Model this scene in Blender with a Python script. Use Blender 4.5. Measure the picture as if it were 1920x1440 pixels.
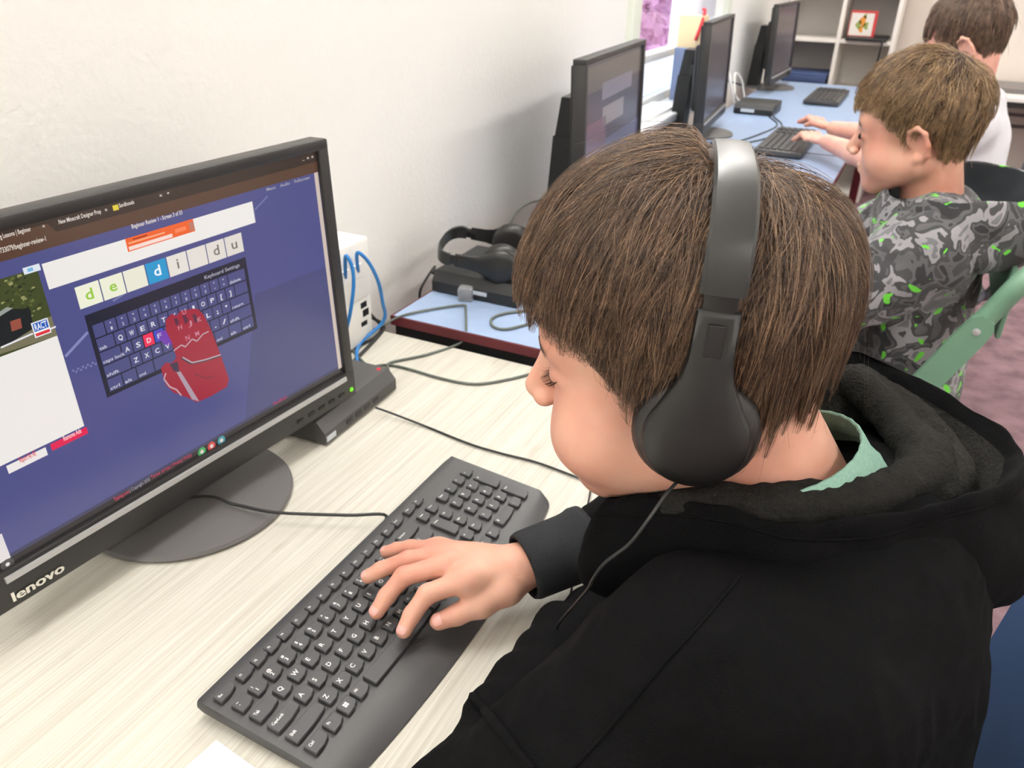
import bpy, bmesh, math, random
import numpy as np
from mathutils import Vector, Matrix, noise as mnoise

for _o in list(bpy.data.objects):
    bpy.data.objects.remove(_o, do_unlink=True)
SC = bpy.context.scene
COL = SC.collection
rng = np.random.default_rng(7)
random.seed(7)

# ------------------------------------------------------------------ camera
FPX = 1490.0
CAM = np.array([-0.31363206, -0.32165932, 1.30743399])
W2C = np.array([[0.44554185, -0.89509162, 0.01742003],
                [-0.41768036, -0.22503693, -0.88028490],
                [0.79185578, 0.38492776, -0.47412556]])
cam_d = bpy.data.cameras.new('camera')
cam = bpy.data.objects.new('camera', cam_d)
COL.objects.link(cam)
cam_d.sensor_width = 36.0
cam_d.lens = FPX * 36.0 / 1920.0
cam_d.clip_start = 0.02
cam_d.clip_end = 100
_m = Matrix.Identity(4)
for _i in range(3):
    _m[_i][0] = W2C[0][_i]
    _m[_i][1] = -W2C[1][_i]
    _m[_i][2] = -W2C[2][_i]
    _m[_i][3] = CAM[_i]
cam.matrix_world = _m
cam_d.dof.use_dof = True
cam_d.dof.focus_distance = 0.58
cam_d.dof.aperture_fstop = 14.0
SC.camera = cam

# ------------------------------------------------------------------ world, exposure, ceiling light
SC.view_settings.view_transform = 'Standard'
SC.view_settings.look = 'None'
SC.view_settings.gamma = 1.0
SC.view_settings.use_curve_mapping = False
SC.view_settings.exposure = 0.0
world = bpy.data.worlds.new('sky')
SC.world = world
world.use_nodes = True
_bg = world.node_tree.nodes['Background']
_bg.inputs['Color'].default_value = (0.86, 0.92, 1.0, 1)
_bg.inputs['Strength'].default_value = 2.6

PANEL_W = 36.0      # strength of the ceiling battens (W per area lamp)

# ------------------------------------------------------------------ pixel -> position helpers
def ray(px, py):
    return W2C.T @ np.array([(px - 960) / FPX, (py - 720) / FPX, 1.0])
def pz(px, py, z):
    d = ray(px, py); return CAM + d * (z - CAM[2]) / d[2]
def pxx(px, py, x):
    d = ray(px, py); return CAM + d * (x - CAM[0]) / d[0]
def pyy(px, py, y):
    d = ray(px, py); return CAM + d * (y - CAM[1]) / d[1]
def pd(px, py, D):
    return CAM + ray(px, py) * D

# ------------------------------------------------------------------ materials
MATS = {}
def s2l(c):
    c = c / 255.0
    return c / 12.92 if c <= 0.04045 else ((c + 0.055) / 1.055) ** 2.4
def rgb(r, g, b):
    return (s2l(r), s2l(g), s2l(b), 1.0)
def new_mat(name):
    m = bpy.data.materials.new(name)
    m.use_nodes = True
    nt = m.node_tree
    return m, nt, nt.nodes['Principled BSDF']
def mat(name, col, rough=0.5, spec=0.5, var=0.0, vscale=20.0, bump=0.0, bscale=200.0, metal=0.0, stretch=None, sheen=0.0, sss=0.0):
    if name in MATS: return MATS[name]
    m, nt, b = new_mat(name)
    b.inputs['Base Color'].default_value = col
    b.inputs['Roughness'].default_value = rough
    b.inputs['Specular IOR Level'].default_value = spec
    b.inputs['Metallic'].default_value = metal
    if sheen:
        b.inputs['Sheen Weight'].default_value = sheen
        b.inputs['Sheen Roughness'].default_value = 0.6
    if sss:
        b.inputs['Subsurface Weight'].default_value = sss
        b.inputs['Subsurface Radius'].default_value = (0.010, 0.004, 0.002)
        b.inputs['Subsurface Scale'].default_value = 0.5
    if var or bump:
        tc = nt.nodes.new('ShaderNodeTexCoord')
        mp = nt.nodes.new('ShaderNodeMapping')
        nt.links.new(tc.outputs['Object'], mp.inputs['Vector'])
        if stretch: mp.inputs['Scale'].default_value = stretch
    if var:
        n = nt.nodes.new('ShaderNodeTexNoise')
        n.inputs['Scale'].default_value = vscale
        n.inputs['Detail'].default_value = 5
        nt.links.new(mp.outputs['Vector'], n.inputs['Vector'])
        mx = nt.nodes.new('ShaderNodeMix'); mx.data_type = 'RGBA'
        mx.inputs[6].default_value = tuple(max(0, c * (1 - var)) for c in col[:3]) + (1,)
        mx.inputs[7].default_value = tuple(min(1, c * (1 + var)) for c in col[:3]) + (1,)
        nt.links.new(n.outputs['Fac'], mx.inputs[0])
        nt.links.new(mx.outputs[2], b.inputs['Base Color'])
    if bump:
        n2 = nt.nodes.new('ShaderNodeTexNoise')
        n2.inputs['Scale'].default_value = bscale
        n2.inputs['Detail'].default_value = 3
        nt.links.new(mp.outputs['Vector'], n2.inputs['Vector'])
        bp = nt.nodes.new('ShaderNodeBump')
        bp.inputs['Strength'].default_value = bump
        bp.inputs['Distance'].default_value = 0.002
        nt.links.new(n2.outputs['Fac'], bp.inputs['Height'])
        nt.links.new(bp.outputs['Normal'], b.inputs['Normal'])
    MATS[name] = m
    return m
def emat(name, col, strength=1.0, rough=0.25, spec=0.5):
    if name in MATS: return MATS[name]
    m, nt, b = new_mat(name)
    b.inputs['Base Color'].default_value = (0.004, 0.004, 0.004, 1)
    b.inputs['Roughness'].default_value = rough
    b.inputs['Specular IOR Level'].default_value = spec
    b.inputs['Emission Color'].default_value = col
    b.inputs['Emission Strength'].default_value = strength
    MATS[name] = m
    return m

# ------------------------------------------------------------------ mesh helpers
class MB:
    """collects faces for one mesh object"""
    def __init__(s):
        s.v = []; s.f = []; s.mi = []; s.mats = []
    def _m(s, m):
        if m is None: return 0
        if m not in s.mats: s.mats.append(m)
        return s.mats.index(m)
    def add(s, verts, faces, m=None):
        o = len(s.v); k = s._m(m)
        s.v.extend([tuple(map(float, p)) for p in verts])
        for f in faces:
            s.f.append(tuple(i + o for i in f)); s.mi.append(k)
        return s
    def box(s, x0, x1, y0, y1, z0, z1, m=None):
        v = [(x, y, z) for z in (z0, z1) for y in (y0, y1) for x in (x0, x1)]
        return s.add(v, [(0, 2, 3, 1), (4, 5, 7, 6), (0, 1, 5, 4), (2, 6, 7, 3), (0, 4, 6, 2), (1, 3, 7, 5)], m)
    def bbox(s, x0, x1, y0, y1, z0, z1, b=0.003, m=None, seg=2):
        """box with bevelled edges"""
        bm = bmesh.new()
        bmesh.ops.create_cube(bm, size=1)
        for v in bm.verts:
            v.co = ((x0 + x1) / 2 + v.co.x * (x1 - x0), (y0 + y1) / 2 + v.co.y * (y1 - y0), (z0 + z1) / 2 + v.co.z * (z1 - z0))
        bmesh.ops.bevel(bm, geom=list(bm.edges), offset=b, segments=seg, affect='EDGES', profile=0.5)
        bm.verts.index_update()
        s.add([v.co for v in bm.verts], [[v.index for v in f.verts] for f in bm.faces], m)
        bm.free(); return s
    def prism(s, pts, z0, z1, m=None, top=None):
        """extrude a 2d outline along z"""
        n = len(pts); top = top or pts
        v = [(p[0], p[1], z0) for p in pts] + [(p[0], p[1], z1) for p in top]
        f = [tuple(range(n - 1, -1, -1)), tuple(range(n, 2 * n))]
        f += [(i, (i + 1) % n, n + (i + 1) % n, n + i) for i in range(n)]
        return s.add(v, f, m)
    def tube(s, pts, r, n=8, m=None, closed=False, smooth=4):
        P = [np.array(p, float) for p in pts]
        if smooth: P = catmull(P, smooth, closed)
        P = np.array(P); k = len(P)
        rr = np.full(k, r) if np.isscalar(r) else np.interp(np.linspace(0, 1, k), np.linspace(0, 1, len(r)), r)
        T = np.roll(P, -1, 0) - np.roll(P, 1, 0)
        if not closed: T[0] = P[1] - P[0]; T[-1] = P[-1] - P[-2]
        T /= np.linalg.norm(T, axis=1)[:, None] + 1e-12
        ref = np.array([0, 0, 1.0]) if abs(T[0][2]) < .9 else np.array([1.0, 0, 0])
        N = np.cross(T[0], ref); N /= np.linalg.norm(N)
        V = []
        for i in range(k):
            N = N - T[i] * (N @ T[i]); N /= np.linalg.norm(N) + 1e-12
            B = np.cross(T[i], N)
            for j in range(n):
                a = 2 * math.pi * j / n
                V.append(P[i] + rr[i] * (math.cos(a) * N + math.sin(a) * B))
        F = []
        for i in range(k if closed else k - 1):
            i2 = (i + 1) % k
            for j in range(n):
                j2 = (j + 1) % n
                F.append((i * n + j, i * n + j2, i2 * n + j2, i2 * n + j))
        if not closed:
            F.append(tuple(range(n - 1, -1, -1))); F.append(tuple((k - 1) * n + j for j in range(n)))
        return s.add(V, F, m)
    def lathe(s, prof, n=32, c=(0, 0, 0), axis='z', m=None):
        V = []; F = []
        for r, h in prof:
            for j in range(n):
                a = 2 * math.pi * j / n
                p = (r * math.cos(a), r * math.sin(a), h)
                if axis == 'x': p = (p[2], p[0], p[1])
                elif axis == 'y': p = (p[0], p[2], p[1])
                V.append((p[0] + c[0], p[1] + c[1], p[2] + c[2]))
        k = len(prof)
        for i in range(k - 1):
            for j in range(n):
                F.append((i * n + j, i * n + (j + 1) % n, (i + 1) * n + (j + 1) % n, (i + 1) * n + j))
        F.append(tuple(range(n - 1, -1, -1))); F.append(tuple((k - 1) * n + j for j in range(n)))
        return s.add(V, F, m)
    def xf(s, fn):
        s.v = [tuple(map(float, fn(np.array(p)))) for p in s.v]; return s
    def build(s, name, material=None, parent=None, smooth=False, auto=None):
        me = bpy.data.meshes.new(name)
        me.from_pydata(s.v, [], s.f)
        if s.mats and any(m is not None for m in s.mats):
            for m in s.mats: me.materials.append(m)
            me.polygons.foreach_set('material_index', s.mi)
        elif material: me.materials.append(material)
        bm = bmesh.new(); bm.from_mesh(me)
        if len(bm.faces) < 60000:
            bmesh.ops.recalc_face_normals(bm, faces=bm.faces)
        bm.to_mesh(me); bm.free()
        if smooth or auto:
            me.shade_smooth()
        if auto:
            me.set_sharp_from_angle(angle=math.radians(auto))
        me.update()
        return link(name, me, parent)
def link(name, data, parent=None):
    o = bpy.data.objects.new(name, data); COL.objects.link(o)
    if parent: o.parent = parent
    return o
def catmull(P, k, closed=False):
    P = [np.array(p, float) for p in P]; n = len(P); out = []
    rngi = range(n) if closed else range(n - 1)
    for i in rngi:
        if closed: a, b, c, d = P[(i - 1) % n], P[i], P[(i + 1) % n], P[(i + 2) % n]
        else:
            b, c = P[i], P[i + 1]; a = P[i - 1] if i else 2 * b - c; d = P[i + 2] if i + 2 < n else 2 * c - b
        for j in range(k):
            t = j / k
            out.append(.5 * ((2 * b) + (c - a) * t + (2 * a - 5 * b + 4 * c - d) * t * t + (3 * b - 3 * c + d - a) * t ** 3))
    if not closed: out.append(P[-1])
    return out
def thing(name, label, cat, loc=(0, 0, 0), rotz=0.0, group=None):
    o = bpy.data.objects.new(name, None); COL.objects.link(o)
    o.empty_display_size = 0.05
    o.location = tuple(map(float, loc)); o.rotation_euler = (0, 0, rotz)
    return tag(o, label, cat, group)
def tag(o, label, cat, group=None):
    o['label'] = label; o['category'] = cat
    if group: o['group'] = group
    return o
def struct(o, label=None):
    o['kind'] = 'structure'
    if label: o['label'] = label
    return o
_tc = {}
def text2d(s, size=1.0):
    """flat outline of a string: verts (n,2), faces; left/baseline at origin"""
    if s not in _tc:
        cu = bpy.data.curves.new('txt', 'FONT'); cu.body = s; cu.size = 1.0; cu.resolution_u = 2; cu.offset = .014
        ob = bpy.data.objects.new('txt', cu); COL.objects.link(ob)
        dg = bpy.context.evaluated_depsgraph_get()
        me = ob.evaluated_get(dg).to_mesh()
        v = np.array([p.co[:2] for p in me.vertices]).reshape(-1, 2); f = [tuple(p.vertices) for p in me.polygons]
        ob.evaluated_get(dg).to_mesh_clear()
        bpy.data.objects.remove(ob); bpy.data.curves.remove(cu)
        _tc[s] = (v, f)
    v, f = _tc[s]
    return v * size, f

# ------------------------------------------------------------------ smooth solid modelling (distance field -> surface)
class SDF:
    def __init__(s, lo, hi, h):
        s.lo = np.array(lo, float); s.h = h
        s.n = np.ceil((np.array(hi) - s.lo) / h).astype(int) + 1
        s.d = np.full(s.n, 0.06, np.float32)
    def _sub(s, a, b, pad):
        i0 = np.maximum(0, np.floor((np.minimum(a, b) - pad - s.lo) / s.h).astype(int))
        i1 = np.minimum(s.n, np.ceil((np.maximum(a, b) + pad - s.lo) / s.h).astype(int) + 1)
        if np.any(i1 <= i0): return None
        ax = [(s.lo[k] + s.h * np.arange(i0[k], i1[k])).astype(np.float32) for k in range(3)]
        g = np.meshgrid(*ax, indexing='ij')
        return tuple(slice(i0[k], i1[k]) for k in range(3)), g
    def _mix(s, sl, dp, k, cut):
        d = s.d[sl]
        if cut:
            dp = -dp
            h = np.clip(.5 - .5 * (d - dp) / k, 0, 1) if k > 0 else None
            s.d[sl] = d * (1 - h) + dp * h + k * h * (1 - h) if k > 0 else np.maximum(d, dp)
            return
        if k > 0:
            h = np.clip(.5 + .5 * (d - dp) / k, 0, 1)
            s.d[sl] = d * (1 - h) + dp * h - k * h * (1 - h)
        else: s.d[sl] = np.minimum(d, dp)
    def cap(s, a, b, ra, rb, k=0.01, cut=False):
        a = np.array(a, float); b = np.array(b, float)
        q = s._sub(a, b, max(ra, rb) + k + .02)
        if q is None: return
        sl, g = q
        ab = b - a; L2 = ab @ ab + 1e-12
        t = np.clip(((g[0] - a[0]) * ab[0] + (g[1] - a[1]) * ab[1] + (g[2] - a[2]) * ab[2]) / L2, 0, 1)
        dp = np.sqrt((g[0] - a[0] - t * ab[0]) ** 2 + (g[1] - a[1] - t * ab[1]) ** 2 + (g[2] - a[2] - t * ab[2]) ** 2) - (ra + (rb - ra) * t)
        s._mix(sl, dp, k, cut)
    def chain(s, pts, rs, k=0.01):
        for i in range(len(pts) - 1): s.cap(pts[i], pts[i + 1], rs[i], rs[i + 1], k)
    def ell(s, c, r, M=None, k=0.01, cut=False):
        c = np.array(c, float); r = np.array(r, float)
        R = r.max()
        q = s._sub(c, c, R + k + .02)
        if q is None: return
        sl, g = q
        p = [g[i] - c[i] for i in range(3)]
        if M is not None:
            M = np.array(M)
            p = [M[0, i] * p[0] + M[1, i] * p[1] + M[2, i] * p[2] for i in range(3)]
        k0 = np.sqrt((p[0] / r[0]) ** 2 + (p[1] / r[1]) ** 2 + (p[2] / r[2]) ** 2) + 1e-6
        k1 = np.sqrt((p[0] / r[0] ** 2) ** 2 + (p[1] / r[1] ** 2) ** 2 + (p[2] / r[2] ** 2) ** 2) + 1e-6
        s._mix(sl, k0 * (k0 - 1) / k1, k, cut)
    def mesh(s):
        d = s.d; ins = d < 0
        n = np.array(d.shape)
        cnt = np.zeros(n - 1, np.int8)
        for dx in (0, 1):
            for dy in (0, 1):
                for dz in (0, 1):
                    cnt += ins[dx:n[0] - 1 + dx, dy:n[1] - 1 + dy, dz:n[2] - 1 + dz]
        act = np.argwhere((cnt > 0) & (cnt < 8))
        idx = np.full(n - 1, -1, np.int32); idx[tuple(act.T)] = np.arange(len(act))
        acc = np.zeros((len(act), 3)); w = np.zeros(len(act))
        cor = [(x, y, z) for x in (0, 1) for y in (0, 1) for z in (0, 1)]
        val = {c: d[act[:, 0] + c[0], act[:, 1] + c[1], act[:, 2] + c[2]] for c in cor}
        for c in cor:
            for ax in range(3):
                if c[ax]: continue
                e = list(c); e[ax] = 1; e = tuple(e)
                a, b = val[c], val[e]; cr = (a < 0) != (b < 0)
                t = np.where(cr, a / np.where(cr, a - b, 1), 0)
                p = np.repeat(np.array(c, float)[None], len(act), 0); p[:, ax] += t
                acc[cr] += p[cr]; w[cr] += 1
        V = s.lo + s.h * (act + acc / w[:, None])
        F = []
        for ax in range(3):
            o1, o2 = (ax + 1) % 3, (ax + 2) % 3
            sl0 = [slice(None)] * 3; sl1 = [slice(None)] * 3
            sl0[ax] = slice(0, n[ax] - 1); sl1[ax] = slice(1, n[ax])
            A = ins[tuple(sl0)]; B = ins[tuple(sl1)]
            e = np.argwhere(A != B)
            e = e[(e[:, o1] > 0) & (e[:, o2] > 0) & (e[:, o1] < n[o1] - 1) & (e[:, o2] < n[o2] - 1)]
            fl = A[tuple(e.T)]
            def at(a1, a2):
                q = e.copy(); q[:, o1] -= a1; q[:, o2] -= a2
                return idx[tuple(q.T)]
            quad = np.stack([at(1, 1), at(0, 1), at(0, 0), at(1, 0)], 1)
            quad[~fl] = quad[~fl][:, ::-1]
            F.append(quad)
        return V, np.concatenate(F)
def relax(V, F, it=2, lam=.5):
    n = len(V)
    E = np.concatenate([F[:, [0, 1]], F[:, [1, 2]], F[:, [2, 3]], F[:, [3, 0]]])
    deg = np.bincount(E[:, 0], minlength=n) + np.bincount(E[:, 1], minlength=n)
    for _ in range(it):
        A = np.zeros_like(V)
        for a in range(3):
            A[:, a] = np.bincount(E[:, 0], V[E[:, 1], a], n) + np.bincount(E[:, 1], V[E[:, 0], a], n)
        V = V + lam * (A / np.maximum(deg, 1)[:, None] - V)
    return V
def vnormals(V, F):
    fn = np.cross(V[F[:, 2]] - V[F[:, 0]], V[F[:, 3]] - V[F[:, 1]])
    N = np.zeros_like(V)
    for j in range(4):
        for a in range(3): N[:, a] += np.bincount(F[:, j], fn[:, a], len(V))
    return N / (np.linalg.norm(N, axis=1)[:, None] + 1e-12)
def vnoise(P, scale, seed=0, oct=3):
    """smooth value noise, vectorised; returns about -1..1"""
    out = np.zeros(len(P)); amp = 1.0; tot = 0
    for o in range(oct):
        q = P * scale * 2 ** o + seed * 17.3 + o * 5.1
        i = np.floor(q).astype(np.int64); u = q - i; u = u * u * (3 - 2 * u)
        def hsh(a, b, c):
            h = (a * 374761393 + b * 668265263 + c * 2147483647 + seed * 974711) & 0xffffffff
            h = ((h ^ (h >> 13)) * 1274126177) & 0xffffffff
            return ((h ^ (h >> 16)) & 0xffff) / 32767.5 - 1
        r = 0
        for dx in (0, 1):
            for dy in (0, 1):
                for dz in (0, 1):
                    wgt = (u[:, 0] if dx else 1 - u[:, 0]) * (u[:, 1] if dy else 1 - u[:, 1]) * (u[:, 2] if dz else 1 - u[:, 2])
                    r = r + wgt * hsh(i[:, 0] + dx, i[:, 1] + dy, i[:, 2] + dz)
        out += amp * r; tot += amp; amp *= .5
    return out / tot
def qmesh(name, V, F, material, parent=None):
    me = bpy.data.meshes.new(name)
    me.vertices.add(len(V)); me.vertices.foreach_set('co', np.asarray(V, np.float32).ravel())
    me.loops.add(F.size); me.loops.foreach_set('vertex_index', F.astype(np.int32).ravel())
    me.polygons.add(len(F)); me.polygons.foreach_set('loop_start', np.arange(0, F.size, 4, dtype=np.int32))
    me.update(calc_edges=True); me.validate()
    me.materials.append(material); me.shade_smooth()
    return link(name, me, parent)
# ------------------------------------------------------------------ room shell
WALLY = 0.52
def desk_mat():
    m, nt, b = new_mat('cream_laminate')
    tc = nt.nodes.new('ShaderNodeTexCoord')
    def nz(scale, st, det=4, rough=.6):
        mp = nt.nodes.new('ShaderNodeMapping'); mp.inputs['Scale'].default_value = st
        nt.links.new(tc.outputs['Object'], mp.inputs['Vector'])
        n = nt.nodes.new('ShaderNodeTexNoise'); n.inputs['Scale'].default_value = scale
        n.inputs['Detail'].default_value = det; n.inputs['Roughness'].default_value = rough
        nt.links.new(mp.outputs['Vector'], n.inputs['Vector']); return n
    g1 = nz(1.0, (6, 520, 1)); g2 = nz(1.0, (3, 130, 1)); sp = nz(1.0, (9, 26, 1), 2)
    def ramp(src, p0, c0, p1, c1):
        r = nt.nodes.new('ShaderNodeValToRGB')
        r.color_ramp.elements[0].position = p0; r.color_ramp.elements[0].color = c0
        r.color_ramp.elements[1].position = p1; r.color_ramp.elements[1].color = c1
        nt.links.new(src.outputs['Fac'], r.inputs['Fac']); return r
    r1 = ramp(g1, .36, rgb(190, 186, 173), .60, rgb(208, 205, 193))
    r2 = ramp(g2, .35, (.90, .89, .88, 1), .6, (1, 1, 1, 1))
    r3 = ramp(sp, .24, (.72, .68, .62, 1), .32, (1, 1, 1, 1))
    mx = nt.nodes.new('ShaderNodeMix'); mx.data_type = 'RGBA'; mx.blend_type = 'MULTIPLY'; mx.inputs[0].default_value = 1
    nt.links.new(r1.outputs[0], mx.inputs[6]); nt.links.new(r2.outputs[0], mx.inputs[7])
    mx2 = nt.nodes.new('ShaderNodeMix'); mx2.data_type = 'RGBA'; mx2.blend_type = 'MULTIPLY'; mx2.inputs[0].default_value = .5
    nt.links.new(mx.outputs[2], mx2.inputs[6]); nt.links.new(r3.outputs[0], mx2.inputs[7])
    nt.links.new(mx2.outputs[2], b.inputs['Base Color'])
    b.inputs['Roughness'].default_value = .42; b.inputs['Specular IOR Level'].default_value = .35
    bp = nt.nodes.new('ShaderNodeBump'); bp.inputs['Strength'].default_value = .12; bp.inputs['Distance'].default_value = .001
    nt.links.new(g1.outputs['Fac'], bp.inputs['Height']); nt.links.new(bp.outputs['Normal'], b.inputs['Normal'])
    return m
M_wall = mat('wall_paint', rgb(243, 241, 236), .7, .25, var=.02, vscale=3, bump=.35, bscale=130)
M_wallb = mat('back_wall_paint', rgb(226, 216, 206), .7, .25, var=.03, vscale=2)
M_ceil = mat('ceiling_paint', rgb(235, 232, 226), .8, .2, var=.02)
M_white = mat('white_paint', rgb(236, 234, 230), .45, .4)
M_carpet = mat('carpet', rgb(138, 112, 118), .95, .1, var=.95, vscale=11, bump=.8, bscale=500)
M_timber = mat('timber_skirting', rgb(150, 84, 42), .5, .4, var=.25, vscale=12, stretch=(1, 8, 1))

b = MB(); b.box(-2.4, 5.4, -3.4, .74, -.06, 0)
struct(b.build('floor', M_carpet), 'purple and brown mottled carpet floor')
b = MB(); b.box(-2.4, 5.4, -3.4, .74, 2.7, 2.76)
struct(b.build('ceiling', M_ceil))
WX0, WX1, WZ0, WZ1 = 2.22, 3.36, 0.82, 2.05
b = MB()
b.box(-2.4, WX0, WALLY, .74, 0, 2.7); b.box(WX1, 5.4, WALLY, .74, 0, 2.7)
b.box(WX0, WX1, WALLY, .74, 0, WZ0); b.box(WX0, WX1, WALLY, .74, WZ1, 2.7)
struct(b.build('wall_left', M_wall), 'white painted wall behind the monitors')
b = MB(); b.box(5.35, 5.45, -3.4, .74, 0, 2.7); struct(b.build('wall_back', M_wallb))
b = MB(); b.box(-2.5, -2.4, -3.4, .74, 0, 2.7); struct(b.build('wall_front', M_wall))
b = MB(); b.box(-2.4, 5.4, -3.5, -3.4, 0, 2.7); struct(b.build('wall_right', M_wall))
b = MB(); b.bbox(5.33, 5.36, -3.4, -.3, .0, .13, .004); struct(b.build('baseboard_back', M_timber), 'brown timber skirting along the back wall')

# window in the left wall
win = thing('window_1', 'bright window in the white wall behind the far monitors', 'window'); del win['category']; struct(win)
M_frame = mat('window_frame_paint', rgb(240, 240, 238), .4, .4)
M_arch = mat('window_surround_paint', rgb(226, 230, 216), .45, .4)
def glass_mat(name, tint, rough, mixv):
    m = bpy.data.materials.new(name); m.use_nodes = True; nt = m.node_tree; nt.nodes.clear()
    out = nt.nodes.new('ShaderNodeOutputMaterial'); tr = nt.nodes.new('ShaderNodeBsdfTransparent'); tr.inputs[0].default_value = tint
    gl = nt.nodes.new('ShaderNodeBsdfGlossy'); gl.inputs['Roughness'].default_value = rough
    mx = nt.nodes.new('ShaderNodeMixShader'); mx.inputs[0].default_value = mixv
    nt.links.new(tr.outputs[0], mx.inputs[1]); nt.links.new(gl.outputs[0], mx.inputs[2]); nt.links.new(mx.outputs[0], out.inputs[0])
    return m
M_glass = glass_mat('window_glass', (.97, .98, 1, 1), .02, .06)
fm, fnt, fb = new_mat('frosted_glass')
_tr = fnt.nodes.new('ShaderNodeBsdfTranslucent'); _tr.inputs[0].default_value = (.88, .93, .98, 1)
_tp = fnt.nodes.new('ShaderNodeBsdfTransparent'); _tp.inputs[0].default_value = (.88, .94, 1, 1)
_mx = fnt.nodes.new('ShaderNodeMixShader'); _mx.inputs[0].default_value = .45
fnt.links.new(_tr.outputs[0], _mx.inputs[1]); fnt.links.new(_tp.outputs[0], _mx.inputs[2]); fnt.links.new(_mx.outputs[0], fnt.nodes['Material Output'].inputs[0])
GY = .63
for (x0, x1, z0, z1) in ((WX0, WX1, WZ0, WZ0 + .03), (WX0, WX1, WZ1 - .05, WZ1), (WX0, WX0 + .04, WZ0 + .03, WZ1 - .05), (WX1 - .04, WX1, WZ0 + .03, WZ1 - .05)):
    b = MB(); b.bbox(x0, x1, GY - .025, GY + .025, z0, z1, .004); b.build('window_frame', M_frame, win)
b = MB(); b.bbox(WX0 + .04, WX1 - .04, GY - .03, GY + .02, .975, 1.005, .004); b.build('window_rail', M_frame, win)
b = MB(); b.box(WX0 + .04, WX1 - .04, GY - .003, GY + .003, 1.005, WZ1 - .05); b.build('pane', M_glass, win)
b = MB(); b.box(WX0 + .04, WX1 - .04, GY - .003, GY + .003, WZ0 + .03, .975); b.build('frosted_pane', fm, win)
b = MB(); b.bbox(WX0 - .03, WX1 + .03, WALLY - .05, GY - .025, WZ0 - .03, WZ0 + .001, .006); b.build('window_sill', M_frame, win)
b = MB(); b.bbox(WX0 - .075, WX0 - .001, WALLY - .022, WALLY + .03, WZ0, WZ1 + .07, .006); b.build('architrave', M_arch, win)
b = MB(); b.bbox(WX1 + .001, WX1 + .075, WALLY - .022, WALLY + .03, WZ0, WZ1 + .07, .006); b.build('architrave', M_arch, win)

# pink blossom shrub outside the window
sh = thing('blossom_shrub', 'pink blossoming shrub outside the window', 'shrub', (4.75, 1.55, 0))
M_blos = mat('blossom', rgb(236, 184, 216), .7, .2, var=.30, vscale=6)
M_bark = mat('bark', rgb(80, 62, 55), .9, .1, var=.3)
b = MB()
for i in range(6500):
    u = rng.normal(size=3); u /= np.linalg.norm(u); r_ = (.55 + .45 * rng.random())
    c = np.array([0, 0, 1.35]) + u * np.array([1.5, .6, 1.1]) * r_
    t1 = rng.normal(size=3); t1 /= np.linalg.norm(t1); t2 = np.cross(t1, rng.normal(size=3)); t2 /= np.linalg.norm(t2)
    w_ = .02 + .03 * rng.random()
    b.add([c - t1 * w_ - t2 * w_ * .6, c + t1 * w_ - t2 * w_ * .6, c + t1 * w_ + t2 * w_ * .6, c - t1 * w_ + t2 * w_ * .6], [(0, 1, 2, 3)])
fo = b.build('blossom_foliage', M_blos, sh); fo['kind'] = 'stuff'
b = MB()
for a in range(5):
    b.tube([(0, 0, 0), (.1 * math.cos(a * 1.3), .1 * math.sin(a * 1.3), .6), (.6 * math.cos(a * 1.3), .35 * math.sin(a * 1.3), 1.4)], [.04, .03, .015], 7)
b.build('trunk', M_bark, sh)

# ceiling battens; the unseen aisle row is added as fill light
M_lamp = emat('batten_tube', (1.0, .985, .955, 1), 96.0)
M_fill = emat('aisle_fill_tube', (1.0, .985, .955, 1), 66.0)
k = 0
for yy, nm in ((.37, 'wall'), (-1.75, 'aisle')):
    for xx, pn in ((-1.55, 'behind the camera'), (.35, 'over the near desk'), (2.2, 'over the blue tables'), (4.1, 'near the back wall')):
        t = thing('ceiling_light', 'white fluorescent batten on the ceiling %s on the %s side' % (pn, nm), 'ceiling light', (xx, yy, 2.7), 0, 'fluorescent ceiling battens')
        b = MB(); b.bbox(-.62, .62, -.05, .05, -.05, -.001, .006); b.build('housing', M_white, t)
        b = MB(); b.lathe([(.02, -.58), (.024, -.57), (.024, .57), (.02, .58)], 12, (0, 0, -.076), 'x'); b.build('tube', M_lamp if nm == 'wall' else M_fill, t)

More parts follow.
